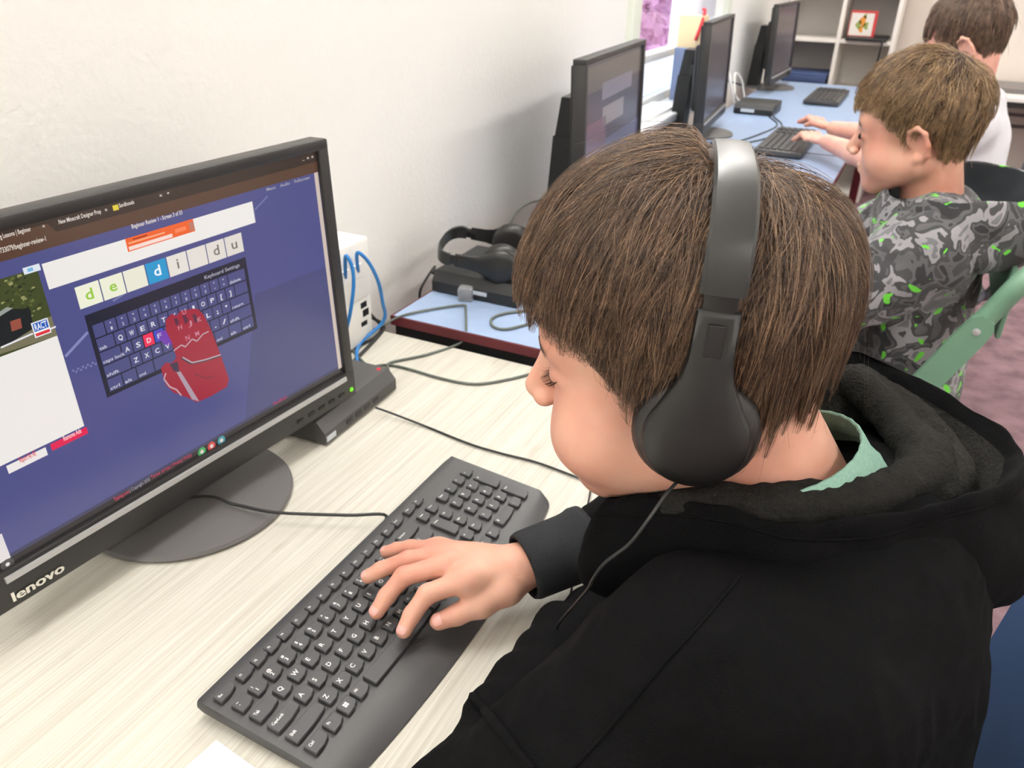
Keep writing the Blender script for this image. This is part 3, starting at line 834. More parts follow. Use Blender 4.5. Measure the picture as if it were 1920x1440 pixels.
for i, c in enumerate('QWERTYUIOP'): make_key(1.5 + i, RV(3), 1, 14, c)
make_key(11.5, RV(3), 1, 14, '', two=('{', '[')); make_key(12.5, RV(3), 1, 14, '', two=('}', ']')); make_key(13.5, RV(3), 1.4, 14, '', two=('|', '\\'))
k_ = make_key(0, RV(2), 1.75, 14, 'CapsLock', 2.7)
for i, c in enumerate('ASDFGHJKL'): make_key(1.75 + i, RV(2), 1, 14, c)
make_key(10.75, RV(2), 1, 14, '', two=(':', ';')); make_key(11.75, RV(2), 1, 14, '', two=('"', "'")); make_key(12.75, RV(2), 2.15, 14, 'Enter', 2.6)
make_key(0, RV(1), 2.25, 14, 'Shift', 2.9)
for i, c in enumerate('ZXCVBNM'): make_key(2.25 + i, RV(1), 1, 14, c)
for i, c in enumerate((('<', ','), ('>', '.'), ('?', '/'))): make_key(9.25 + i, RV(1), 1, 14, '', two=c)
make_key(12.25, RV(1), 2.65, 14, 'Shift', 2.9)
make_key(0, RV(0), 1.2, 14, 'Ctrl', 2.8); make_key(1.24, RV(0), 1, 14, 'Fn', 2.6); make_key(2.25, RV(0), 1, 14, '#win'); make_key(3.22, RV(0), 1, 14, 'Alt', 2.6)
make_key(4.25, RV(0) - 1.9, 5.4, 15.5, '')
make_key(9.7, RV(0), 1, 14, 'Alt', 2.6); make_key(10.72, RV(0), 1, 14, '=', 2.6); make_key(11.74, RV(0), 1.2, 14, 'Ctrl', 2.8)
FX = [1.24, 2.22, 3.13, 4.07, 5.12, 6.15, 7.08, 8.03, 9.04, 10.0, 11.0, 11.97]
make_key(-.1, 98.5, 1.2, 10.5, 'Esc', 2.6)
for i, x in enumerate(FX):
    nx = FX[i + 1] if i < 11 else 12.92
    make_key(x, 98.5, nx - x - (.05 if i in (3, 7, 11) else 0), 10.5, 'F%d' % (i + 1), 2.3, gap=.6)
for x, w, l in ((12.98, 1.0, 'PrtSc'), (13.98, .92, 'Scroll'), (15.22, 1.02, 'Pause'), (16.24, .88, 'Vol')): make_key(x, 99, w, 10.5, l, 1.8, gap=.6)
make_key(15.25, RV(4), .92, 14, 'Insert', 2.0); make_key(16.22, RV(4), .92, 14, 'Home', 2.0); make_key(15.22, RV(2), .94, 33, 'Delete', 2.0)
make_key(16.22, RV(3), .92, 14, 'End', 2.0); make_key(16.22, RV(2), .92, 14, 'PgDn', 2.0)
make_key(15.25, RV(1), .95, 14, '^', 3.0); make_key(16.22, RV(1), .95, 14, 'PgUp', 1.8); make_key(14.28, RV(0) - 3, .95, 14, '<', 3); make_key(15.25, RV(0) - 3, .95, 14, 'v', 3); make_key(16.22, RV(0) - 3, .95, 14, '>', 3)
NX = 17.47
for i, c in enumerate(('Num', '/', '*', '-')): make_key(NX + i, RV(4), .98, 13.5, c, 2.4 if i == 0 else 3.2)
for r, row in ((3, '789'), (2, '456'), (1, '123')):
    for i, c in enumerate(row): make_key(NX + i, RV(r), .98, 13.5, c, 3.4)
make_key(NX + 3, RV(2), .98, 33, '+', 3.4); make_key(NX + 3, RV(0), .98, 33, 'Enter', 2.0); make_key(NX, RV(0), 1.95, 13.5, '0', 3.4); make_key(NX + 2, RV(0), .98, 13.5, '.', 3.4)
M_cable = mat('black_cable', rgb(34, 34, 34), .5, .4)
M_cableg = mat('grey_cable', rgb(92, 98, 92), .5, .4)
def cable(name, label, pts, r, m, group=None, n=7):
    b = MB(); b.tube(pts, r, n, smooth=6)
    return tag(b.build(name, m, None, smooth=True), label, 'cable', group)
b = MB(); b.tube([kpt(226, 120, -8) - KB0, pz(725, 968, .738) - KB0, pz(650, 966, .737) - KB0, pz(520, 961, .7365) - KB0, pz(440, 946, .7365) - KB0, pz(360, 932, .736) - KB0, np.array([.09, .46, .734]) - KB0, np.array([.12, .505, .722]) - KB0], .0019, 8, smooth=6)
b.build('cord', M_cable, kbd, smooth=True)
def far_keyboard(label, loc, rot=0.0):
    t = thing('keyboard', label, 'keyboard', loc, rot)
    b = MB(); b.bbox(0, .445, 0, .150, .004, .022, .004); b.build('case', M_case, t, auto=40)
    b = MB()
    for r in range(6):
        for i in range(22):
            if i in (15, 18): continue
            b.box(.012 + i * .0192, .0275 + i * .0192, .018 + r * .0205, .034 + r * .0205, .022, .0265)
    o = b.build('keys', M_key, t); o['kind'] = 'stuff'
    return t
far_keyboard('black keyboard under the hands of the boy in the white shirt', (2.42, -.005, TZ))
far_keyboard('black keyboard lying unused near the white shelves', (3.60, .015, TZ))
b = MB(); b.lathe([(.001, .034), (.014, .031), (.024, .022), (.030, .008), (.029, 0)], 20)
b.xf(lambda p: np.array([p[0] * 1.75, p[1], p[2]]))
tag(b.build('mouse', M_case, None, smooth=True), 'small black mouse beside the unused far keyboard', 'mouse').location = (4.2, -.045, TZ)

# ------------------------------------------------------------------ mini computers
M_pc = mat('pc_case', rgb(64, 63, 62), .45, .45, bump=.06, bscale=900)
M_pcd = mat('pc_case_dark', rgb(26, 26, 27), .45, .45)
M_tag = mat('label_sticker', rgb(200, 205, 212), .4, .4)
def mini_pc(label, loc, rot, w=.18, d=.18, h=.036, dark=False):
    t = thing('mini_computer', label, 'computer', loc, rot, 'flat black mini computers')
    M1 = M_pcd if dark else M_pc
    b = MB(); b.bbox(0, w, 0.012, d, .002, h, .003); b.build('case', M1, t, auto=40)
    b = MB()
    b.add([(0.001, 0, .003), (w - .001, 0, .003), (w - .001, .0125, .003), (.001, .0125, .003), (.001, 0, h * .55), (w - .001, 0, h * .55), (w - .001, .0125, h - .001), (.001, .0125, h - .001)],
          [(3, 2, 1, 0), (0, 1, 5, 4), (4, 5, 6, 7), (0, 4, 7, 3), (1, 2, 6, 5)])
    b.build('front_panel', M_pcd if dark else M_pc, t)
    b = MB()
    for i in range(4): b.box(.05 + i * .022, .064 + i * .022, -.0006, .001, .009, .015)
    b.build('ports', M_cable, t)
    for cx, cy in ((.02, .03), (w - .02, .03), (.02, d - .02), (w - .02, d - .02)):
        b = MB(); b.lathe([(.006, 0), (.006, .0025)], 10, (cx, cy, 0)); b.build('foot', M_cable, t)
    return t
pc1 = mini_pc('dark grey mini computer with a red light, lying under the near monitor', (.387, .296, DZ), math.radians(2))
b = MB(); b.lathe([(.0032, 0), (.003, .0012), (.001, .0016)], 12, (.168, .022, .036)); b.build('power_light', M_ledr, pc1)
b = MB(); b.box(.004, .024, -.0008, .0004, .006, .014); b.build('sticker', M_tag, pc1)
pc2 = mini_pc('black mini computer with headphones lying on it, on the blue table', (.885, .434, TZ), math.radians(-90), .18, .18, .040, True)
b = MB(); b.box(.086, .118, -.0012, .0004, .012, .019); b.build('sticker', M_tag, pc2)
pc3 = mini_pc('black mini computer with a pale sticker, below the farthest monitor', (3.20, .385, TZ), math.radians(-90), .16, .2, .04, True)
b = MB(); b.box(.03, .085, -.0012, .0004, .010, .022); b.build('sticker', M_tag, pc3)
# clear plastic cube
M_clear, _nt, _b = new_mat('clear_plastic'); _b.inputs['Base Color'].default_value = (.95, .97, 1, 1); _b.inputs['Roughness'].default_value = .12; _b.inputs['Transmission Weight'].default_value = .75; _b.inputs['IOR'].default_value = 1.3
b = MB(); b.bbox(-.014, .014, -.014, .014, 0, .026, .004)
o = tag(b.build('clip', M_clear, None, auto=40), 'small clear plastic clip in front of the black mini computer', 'clip'); o.location = tuple(pz(874, 562, TZ)); o.rotation_euler = (0, 0, .3)

# ------------------------------------------------------------------ white network outlet box on the wall with blue leads
M_pvc = mat('white_pvc', rgb(238, 235, 228), .4, .4)
M_bluec = mat('blue_cable', rgb(40, 120, 190), .4, .4)
M_ink = mat('black_print', rgb(30, 30, 30), .6, .2)
ob = thing('network_outlet_box', 'white plastic network outlet box on the wall beside the near monitor', 'outlet box', (.585, .52, DZ))
b = MB(); b.bbox(0, .115, -.085, 0, .085, .185, .004); b.build('upper_box', M_pvc, ob, auto=40)
b = MB(); b.bbox(.0, .118, -.080, 0, .003, .0835, .004); b.build('lower_box', M_pvc, ob, auto=40)
b = MB()
for xx_ in (.045, .078): b.bbox(xx_ - .010, xx_ + .010, -.089, -.0845, .126, .148, .001)
b.build('sockets', M_white, ob)
b = MB()
for z_, h_, x_ in ((.066, .010, .088), (.050, .012, .092), (.034, .008, .086)): b.box(x_, x_ + .016, -.0806, -.0798, z_, z_ + h_)
b.build('printed_label', M_ink, ob)
cable('network_lead', 'blue network lead arching out of the white outlet box', [(.585 + .078, .52 - .088, DZ + .137), pyy(670, 474, .418), pyy(690, 490, .408), pyy(708, 525, .405), pyy(717, 565, .41), pyy(719, 602, .425), np.array([.66, .44, DZ + .005]), np.array([.60, .40, DZ + .005])], .0030, M_bluec, 'blue network leads')
cable('network_lead', 'blue network lead hanging beside the monitor edge', [(.585 + .045, .52 - .088, DZ + .137), pyy(648, 480, .418), pyy(660, 500, .408), pyy(663, 535, .405), pyy(657, 585, .41), pyy(648, 625, .42), np.array([.58, .42, DZ + .005])], .0030, M_bluec, 'blue network leads')
# loose cables on the desk
def dz(px, py, z=.7225): return pz(px, py, z)
cable('power_lead', 'black power lead behind the mini computer', [dz(640, 700), dz(700, 640), dz(720, 612), dz(690, 590, .76), dz(655, 555, .80), dz(630, 535, .82)], .003, M_cable)
cable('thin_cable', 'grey-green cable looped over the blue table corner', [dz(655, 640), dz(720, 608, .735), dz(760, 590, TZ + .003), dz(820, 578, TZ + .003), dz(868, 572, TZ + .004), dz(873, 580, TZ + .004), dz(874, 615, TZ + .003), dz(873, 628, .735), dz(860, 645), dz(800, 665), dz(732, 680), dz(728, 692)], .0022, M_cableg)
cable('thin_cable', 'grey-green cable running from the monitor across the desk to the right', [dz(660, 655), dz(690, 685), dz(725, 684), dz(760, 690), dz(830, 710), dz(890, 720), dz(950, 712), dz(1000, 700), dz(1060, 690)], .0022, M_cableg)
cable('thin_cable', 'dark cable joining the tangle behind the monitor', [dz(640, 660), dz(690, 640), dz(715, 618), dz(705, 600, .745), dz(680, 575, .77), dz(650, 560, .79)], .0025, M_cable)
cable('thin_cable', 'coiled grey cable on the blue table behind the boy\'s fringe', [dz(1000, 605, TZ + .003), dz(950, 617, TZ + .003), dz(925, 612, TZ + .003), dz(922, 598, TZ + .003), dz(945, 588, TZ + .003), dz(990, 582, TZ + .003)], .0024, M_cableg)
cable('thin_cable', 'thin cable rising up the wall behind the black mini computer', [np.array([.95, .47, TZ + .01]), pyy(935, 455, .49), pyy(955, 420, .505), pyy(975, 392, .512), pyy(1000, 378, .512), pyy(1040, 372, .512)], .0022, M_cableg)
cable('thin_cable', 'black and blue leads drooping behind the black mini computer', [np.array([.90, .44, TZ + .03]), pyy(815, 500, .455), pyy(795, 530, .46), pyy(787, 552, .465), pyy(787, 600, .47)], .0025, M_cable)
hp_cable_pts = [dz(704, 764, .733), dz(735, 775, .728), dz(800, 800), dz(880, 832), dz(940, 850), dz(1010, 868), dz(1110, 905), dz(1180, 925)]
cable('audio_cable', 'thin black audio cable from the mini computer across the desk', hp_cable_pts, .0016, M_cable)
for i, (pa, lb) in enumerate((([(3.30, .40, TZ + .005), (3.28, .43, TZ + .12), (3.32, .46, TZ + .16), (3.40, .44, TZ + .06), (3.45, .40, TZ + .004), (3.38, .36, TZ + .004)], 'white cable in the far tangle beside the window'), ([(3.36, .42, TZ + .05), (3.40, .44, TZ + .13), (3.46, .42, TZ + .10), (3.50, .40, TZ + .004)], 'pale looped cable in the far tangle'), ([(3.24, .43, TZ + .02), (3.26, .47, TZ + .15), (3.3, .5, TZ + .19), (3.42, .5, TZ + .11), (3.6, .44, TZ + .06)], 'dark cable running along the wall by the far monitor'))):
    cable('thin_cable', lb, pa, .004, (M_white, M_pvc, M_cable)[i])
for i in range(4):
    pa = [(2.5 + .03 * i, .26 - .03 * i, TZ + .003), (2.75, .2 - .05 * i, TZ + .003), (3.0, .17 - .02 * i, TZ + .003), (3.2, .24 - .02 * i, TZ + .003)]
    if i < 2: cable('thin_cable', ('dark cable lying across the blue table behind the keyboard', 'second dark cable lying across the blue table')[i], pa, .0025, M_cable)

# paper at the bottom edge
M_paper = mat('paper', rgb(246, 246, 246), .6, .2)
P0 = pz(406, 1389, DZ); P1 = pz(480, 1442, DZ); P2 = pz(330, 1460, DZ)
ed1 = (P1 - P0) / np.linalg.norm(P1 - P0); ed2 = np.array([ed1[1], -ed1[0], 0]); ed2 = -ed2 if ed2 @ (P2 - P0) < 0 else ed2
b = MB(); q = [P0, P0 + ed1 * .15, P0 + ed1 * .15 + ed2 * .21, P0 + ed2 * .21]
b.add([tuple(p + np.array([0, 0, .0003])) for p in q] + [tuple(p + np.array([0, 0, .0011])) for p in q], [(3, 2, 1, 0), (4, 5, 6, 7), (0, 1, 5, 4), (1, 2, 6, 5), (2, 3, 7, 6), (3, 0, 4, 7)])
tag(b.build('paper_sheet', M_paper), 'white paper lying on the desk in front of the keyboard corner', 'paper')

# ------------------------------------------------------------------ headphones
M_hp = mat('headphone_plastic', rgb(20, 20, 20), .40, .5)
M_hpm = mat('headband_matt', rgb(40, 41, 40), .34, .5)
M_pad = mat('ear_pad_vinyl', rgb(30, 28, 27), .4, .5)
HPX = .094
def hp_band_path(z0=.094, n=40, top=.150, hw=HPX):
    P = []
    for i in range(n + 1):
        a = math.pi * i / n
        x = -hw * math.copysign(abs(math.cos(a)) ** .72, math.cos(a))
        z = z0 + (top - z0) * (math.sin(a) ** .80)
        P.append((x, z))
    return P
def ribbon(P, w, th, m=None):
    b = MB(); n = len(P); V = []
    for i, (x, z) in enumerate(P):
        a = P[max(0, i - 1)]; c = P[min(n - 1, i + 1)]
        tx, tz = c[0] - a[0], c[1] - a[1]; l = math.hypot(tx, tz); nx, nz = -tz / l, tx / l
        for (yy, oo) in ((-w / 2, 0), (-w / 2 + .002, th / 2), (0, th / 2 + .0008), (w / 2 - .002, th / 2), (w / 2, 0), (w / 2 - .002, -th / 2), (-w / 2 + .002, -th / 2)):
            V.append((x + nx * oo, yy, z + nz * oo))
    F = [(i * 7 + j, (i + 1) * 7 + j, (i + 1) * 7 + (j + 1) % 7, i * 7 + (j + 1) % 7) for i in range(n - 1) for j in range(7)]
    F += [tuple(range(6, -1, -1)), tuple((n - 1) * 7 + j for j in range(7))]
    b.add(V, F); return b
def headphones(label, loc, rot, top=.150, hw=HPX):
    t = thing('headphones', label, 'headphones', loc, 0, 'black over-ear headphones'); t.rotation_euler = rot
    P = hp_band_path(top=top, hw=hw)
    ribbon(P, .026, .0042).build('headband', M_hpm, t, auto=40)
    for s in (-1, 1):
        ribbon([(s * hw * .998, .075), (s * hw * .998, .088), (s * hw * .995, .101)], .019, .0026).build('slider', M_hp, t, auto=40)
        # ear-cup arm: neck widening to a round cap
        R = .0325; ol = []
        for i in range(28):
            a = math.radians(-90 + 125 * i / 27); ol.append((R * math.cos(a), R * math.sin(a)))
        ol += [(.0205, .0315), (.0155, .042), (.0130, .056), (.0124, .0850)]
        ol = ol + [(-p[0], p[1]) for p in reversed(ol[1:])]
        b = MB(); n = len(ol); V = []
        for k, (sc, xo) in enumerate(((1, 0), (1, .004), (.93, .0075), (.6, .0105), (.2, .0115))):
            for p in ol:
                zc = 0 if p[1] < .03 else 0
                V.append((s * (hw - .001 + xo * (1 if p[1] < .035 else max(.45, 1 - (p[1] - .035) * 16))), p[0] * (sc if p[1] < .035 else max(sc, .9 if k == 2 else sc)), p[1] * (sc if p[1] < .03 else 1 - (1 - sc) * .25 * (1 if k < 3 else 1)) if p[1] < .03 else p[1] - (1 - sc) * .01))
        F = [(k * n + j, k * n + (j + 1) % n, (k + 1) * n + (j + 1) % n, (k + 1) * n + j) for k in range(4) for j in range(n)] + [tuple(range(n - 1, -1, -1)), tuple(4 * n + j for j in range(n))]
        b.add(V, F); cup = b.build('ear_cup', M_hp, t, auto=45)
        b = MB(); b.bbox(s * (hw + .0054) - .0007, s * (hw + .0054) + .0007, -.005, .005, .058, .078, .0004); b.build('recess', M_pcd, cup)
        b = MB(); b.lathe([(.026, -.0295), (.034, -.0275), (.0385, -.022), (.0370, -.0185), (.0392, -.015), (.0375, -.0115), (.0390, -.008), (.036, -.004), (.0325, -.0005), (.02, -.0002)], 40, (0, 0, 0), 'x')
        b.xf(lambda p: np.array([s * (hw + p[0]), p[1], p[2]])); b.build('ear_pad', M_pad, t, smooth=True)
    return t

# ------------------------------------------------------------------ far end: white shelves and their contents
M_shelf = mat('shelf_laminate', rgb(238, 232, 225), .5, .35)
M_shelfb = mat('shelf_back', rgb(214, 209, 203), .6, .3)
SX = 5.0
shelf = thing('cube_shelf', 'white open cube shelf unit against the back wall', 'shelf', (SX, 0, 0))
ys = [.50, .208, -.085]; zs = [.04, .345, .635, .905, 1.195, 1.485]
for y in ys:
    b = MB(); b.bbox(0, .33, y - .011, y + .011, 0, 1.5, .002); b.build('upright', M_shelf, shelf)
for i in (0, 1):
    for z in zs:
        b = MB(); b.bbox(.004, .328, ys[i + 1] + .0112, ys[i] - .0112, z - .010, z + .010, .002); b.build('shelf_board', M_shelf, shelf)
b = MB(); b.box(.329, .336, ys[2] - .011, ys[0] + .011, .0, 1.5); b.build('back_panel', M_shelfb, shelf)
M_card = mat('picture_cover', rgb(236, 230, 222), .5, .3); M_cr = mat('red_border', rgb(205, 70, 70), .5, .3); M_co = mat('orange_print', rgb(224, 150, 60), .5, .3); M_cg = mat('green_print', rgb(150, 165, 90), .5, .3)
c0 = pxx(1590, 58, SX + .06); c1 = pxx(1650, 12, SX + .06)
t = thing('picture_book', 'picture book with a red border standing on the white shelf', 'book', (SX + .06, (c0[1] + c1[1]) / 2, .9155 + .018))
hw, hh = abs(c0[1] - c1[1]) / 2, c1[2] - c0[2]
b = MB(); b.box(0, .02, -hw, hw, 0, hh, M_cr); b.box(-.001, .0, -hw + .016, hw - .004, .004, hh - .012, M_card)
b.build('cover', None, t)
b = MB()
for (y, z, r, m_) in ((.0, .6, .30, M_co), (.28, .45, .24, M_cg), (-.28, .42, .22, M_cg), (.05, .28, .2, M_co), (-.1, .8, .14, M_cg)):
    b.add([(-.0015, y * hw + r * hw * math.cos(a) * (.8 + .3 * math.cos(3 * a)), z * hh + r * hh * .7 * math.sin(a)) for a in np.linspace(0, 2 * math.pi, 15)[:-1]], [tuple(range(14))], m_)
b.build('cover_print', None, t)
b = MB(); b.bbox(SX - .05, SX + .25, pxx(1665, 65, SX)[1], pxx(1583, 65, SX)[1] - .012, .9155, .9335, .004); tag(b.build('black_case', M_pcd, None, auto=40), 'flat black case jutting out of the shelf under the picture book', 'case')
b = MB(); yy_ = pxx(1655, 80, SX)[1]; b.tube([(SX - .052, yy_, .925), (SX - .056, yy_, .88), (SX - .05, yy_ + .004, .80), (SX - .055, yy_ + .006, .76)], .006, 6); tag(b.build('strap', M_cable, None, smooth=True), 'black strap dangling from the case on the shelf', 'strap')
M_fold = mat('blue_folder', rgb(72, 88, 130), .5, .3); M_foldp = mat('pale_folder', rgb(150, 150, 165), .5, .3)
z0 = .6455
for i in range(6):
    b = MB(); y1 = .49 - .012 * rng.random(); b.bbox(SX - .06 + .02 * rng.random(), SX + .24, .225 + .012 * rng.random(), y1, z0, z0 + .013, .002)
    tag(b.build('folder', M_fold if i > 1 else M_foldp, None), ('%s flat folder, number %s from the bottom of the stack on the shelf' % ('blue' if i > 1 else 'pale', ('one', 'two', 'three', 'four', 'five', 'six')[i])), 'folder', 'folders stacked on the white shelf'); z0 += .0135
# white side table at the right rear with a closed laptop
tb = thing('side_table', 'white table with a black edge by the back wall', 'table', (4.95, -1.1, 0))
b = MB(); b.bbox(-.36, .36, -.75, .62, .70, .722, .003); b.build('table_top', M_white, tb)
b = MB(); b.box(-.355, .355, -.745, .615, .672, .6995); b.build('frame', M_pcd, tb)
for lx in (-.32, .32):
    for ly in (-.7, .57):
        b = MB(); b.bbox(lx - .018, lx + .018, ly - .018, ly + .018, 0, .672, .002); b.build('leg', M_steel, tb)
M_lap = mat('laptop_grey', rgb(120, 114, 112), .5, .4)
lp = thing('laptop', 'closed grey laptop on the white table at the back', 'laptop', (4.92, -.80, .722))
b = MB(); b.bbox(-.17, .17, -.24, .16, .002, .014, .004); b.build('laptop_base', M_lap, lp, auto=40)
b = MB(); b.bbox(-.17, .17, -.24, .16, .0145, .024, .004); b.build('laptop_lid', M_lap, lp, auto=40)
for i, sg in enumerate((.10, .16)):
    cable('hanging_cable', ('thick grey cable sagging under the white table', 'lower grey cable sagging under the white table')[i], [(5.2, -.52, .66), (5.2, -.62, .66 - sg * .8), (5.2, -.75, .66 - sg), (5.2, -.95, .66 - sg * .9), (5.2, -1.2, .66)], .010, M_lap)

# things on the window sill
M_cream = mat('cream_card', rgb(238, 214, 170), .5, .3); M_dkb = mat('book_navy', rgb(126, 138, 168), .5, .3); M_rib = mat('red_ribbon', rgb(215, 60, 66), .5, .3)
z_s = WZ0 + .001
b = MB(); b.bbox(2.96, 3.02, .49, .59, z_s, z_s + .30, .003); tag(b.build('box_file', M_cream), 'tall cream box file standing on the window sill', 'box file')
b = MB(); b.bbox(2.90, 2.93, .50, .58, z_s, z_s + .19, .003); tag(b.build('book', M_dkb), 'grey-blue book standing on the window sill', 'book')
b = MB(); b.tube([(2.948, .515, z_s + .215), (2.95, .50, z_s + .27), (2.985, .50, z_s + .316), (3.015, .515, z_s + .320)], .006, 6); tag(b.build('ribbon', M_rib, None, smooth=True), 'red ribbon on top of the cream box file', 'ribbon')
b = MB(); b.bbox(2.35, 2.75, .50, .60, z_s, z_s + .012, .002); tag(b.build('paper_pile', M_paper), 'flat pile of white paper on the window sill', 'paper')
# white curtain at the far side of the window
b = MB(); n = 60; V = []
for i in range(n + 1):
    x = 3.12 + .22 * i / n; y = .565 + .018 * math.sin(i * 1.05) + .006 * math.sin(i * 2.7)
    V += [(x, y, 1.1), (x, y, 2.04)]
F = [(2 * i, 2 * i + 2, 2 * i + 3, 2 * i + 1) for i in range(n)]
V += [(p[0], p[1] + .003, p[2]) for p in V]; m0 = 2 * (n + 1); F += [tuple(m0 + k for k in reversed(f)) for f in F]
b.add(V, F); M_curt = mat('white_curtain', rgb(232, 232, 242), .8, .1)
tag(b.build('curtain', M_curt, None, smooth=True), 'short white pleated curtain at the far side of the window', 'curtain')
# ------------------------------------------------------------------ people
def rotm(yaw, pitch, roll=0.0):
    """local x right, y forward, z up; pitch > 0 nods down"""
    Z = np.array(Matrix.Rotation(yaw, 3, 'Z')); X = np.array(Matrix.Rotation(-pitch, 3, 'X')); Y = np.array(Matrix.Rotation(roll, 3, 'Y'))
    return Z @ X @ Y
def skin_mat(name, base, red):
    m, nt, b_ = new_mat(name)
    tc = nt.nodes.new('ShaderNodeTexCoord')
    n = nt.nodes.new('ShaderNodeTexNoise'); n.inputs['Scale'].default_value = 16; n.inputs['Detail'].default_value = 4
    nt.links.new(tc.outputs['Object'], n.inputs['Vector'])
    r = nt.nodes.new('ShaderNodeValToRGB'); r.color_ramp.elements[0].position = .35; r.color_ramp.elements[1].position = .68
    r.color_ramp.elements[0].color = base; r.color_ramp.elements[1].color = red
    nt.links.new(n.outputs['Fac'], r.inputs['Fac']); nt.links.new(r.outputs[0], b_.inputs['Base Color'])
    b_.inputs['Roughness'].default_value = .48; b_.inputs['Specular IOR Level'].default_value = .4
    b_.inputs['Subsurface Weight'].default_value = .25; b_.inputs['Subsurface Radius'].default_value = (.010, .004, .002); b_.inputs['Subsurface Scale'].default_value = .6
    n2 = nt.nodes.new('ShaderNodeTexNoise'); n2.inputs['Scale'].default_value = 420; n2.inputs['Detail'].default_value = 2
    nt.links.new(tc.outputs['Object'], n2.inputs['Vector'])
    bp = nt.nodes.new('ShaderNodeBump'); bp.inputs['Strength'].default_value = .10; bp.inputs['Distance'].default_value = .0006
    nt.links.new(n2.outputs['Fac'], bp.inputs['Height']); nt.links.new(bp.outputs['Normal'], b_.inputs['Normal'])
    return m
def hair_mat(name, c0, c1, c2):
    m, nt, b_ = new_mat(name)
    hi = nt.nodes.new('ShaderNodeHairInfo')
    r = nt.nodes.new('ShaderNodeValToRGB'); r.color_ramp.elements[0].color = c0; r.color_ramp.elements[1].color = c2
    e = r.color_ramp.elements.new(.6); e.color = c1
    nt.links.new(hi.outputs['Random'], r.inputs['Fac'])
    tc = nt.nodes.new('ShaderNodeTexCoord'); nz_ = nt.nodes.new('ShaderNodeTexNoise'); nz_.inputs['Scale'].default_value = 75; nz_.inputs['Detail'].default_value = 2
    nt.links.new(tc.outputs['Object'], nz_.inputs['Vector'])
    mr = nt.nodes.new('ShaderNodeMapRange'); mr.inputs['From Min'].default_value = .32; mr.inputs['From Max'].default_value = .68; mr.inputs['To Min'].default_value = .62; mr.inputs['To Max'].default_value = 1.25
    nt.links.new(nz_.outputs['Fac'], mr.inputs['Value'])
    mx = nt.nodes.new('ShaderNodeMix'); mx.data_type = 'RGBA'; mx.blend_type = 'MULTIPLY'; mx.inputs[0].default_value = 1
    nt.links.new(r.outputs[0], mx.inputs[6]); nt.links.new(mr.outputs[0], mx.inputs[7]); nt.links.new(mx.outputs[2], b_.inputs['Base Color'])
    b_.inputs['Roughness'].default_value = .34; b_.inputs['Specular IOR Level'].default_value = .55
    return m
class Head:
    def __init__(s, O, R, sc):
        s.O = np.array(O, float); s.R = R; s.sc = sc
    def w(s, p): return s.O + s.R @ (np.array(p, float) * s.sc)
    def add(s, g, chub=1.0, ears=True):
        R, k_ = s.R, s.sc
        E = lambda c, r, k=.01, cut=False, M=None: g.ell(s.w(c), np.array(r) * k_, R if M is None else R @ M, k * k_, cut)
        C = lambda a, b_, ra, rb, k=.01: g.cap(s.w(a), s.w(b_), ra * k_, rb * k_, k * k_)
        E((0, -.012, .040), (.072, .092, .082)); E((0, .034, .036), (.060, .050, .056), .03); E((0, .040, -.018), (.056, .047, .060), .03)
        for x in (-1, 1):
            E((x * .039, .047 + (chub - 1) * .055, -.047), (.031 * chub, .031 * chub, .031 * chub), .02)
            C((x * .053, -.008, -.052), (x * .022, .058, -.088), .026 * chub, .020 * chub, .025)
        E((0, .069, -.093), (.020, .016, .015), .018); E((0, .071, -.062), (.026, .017, .022), .016)
        C((-.036, .072, .021), (.036, .072, .021), .011, .011, .018)
        C((0, .081, .008), (0, .1050, -.026), .0082, .0094, .012)
        for x in (-1, 1):
            E((x * .0095, .0985, -.033), (.0075, .0085, .0065), .006)
            E((x * .034, .094, -.002), (.014, .013, .009), .010, True)
            E((x * .031, .0735, -.003), (.0150, .0130, .0105), .004)
        E((0, .0890, -.0575), (.018, .0055, .0042), .004); E((0, .0875, -.0665), (.016, .0058, .0050), .004)
        E((0, .0970, -.0620), (.017, .010, .0012), .002, True)
        if ears:
            for x in (-1, 1):
                Me = np.array(Matrix.Rotation(math.radians(-18), 3, 'X')) @ np.array(Matrix.Rotation(x * math.radians(24), 3, 'Z'))
                E((x * .076, -.014, -.016), (.0045, .017, .029), .005, M=Me)
                P = [(.000, .013, -.006), (.005, .015, .010), (.008, .008, .026), (.010, -.008, .029), (.011, -.019, .016), (.010, -.017, -.004), (.006, -.008, -.022), (.002, .006, -.029)]
                Q = [np.array((x * .076, -.014, -.016)) + Me @ np.array((x * p[0], p[1], p[2])) for p in P]
                for i in range(len(Q) - 1): C(Q[i], Q[i + 1], .0042, .0042, .004)
                E(np.array((x * .079, -.009, -.040)), (.005, .008, .009), .005)
                E((x * .084, -.008, -.016), (.006, .008, .012), .004, True)
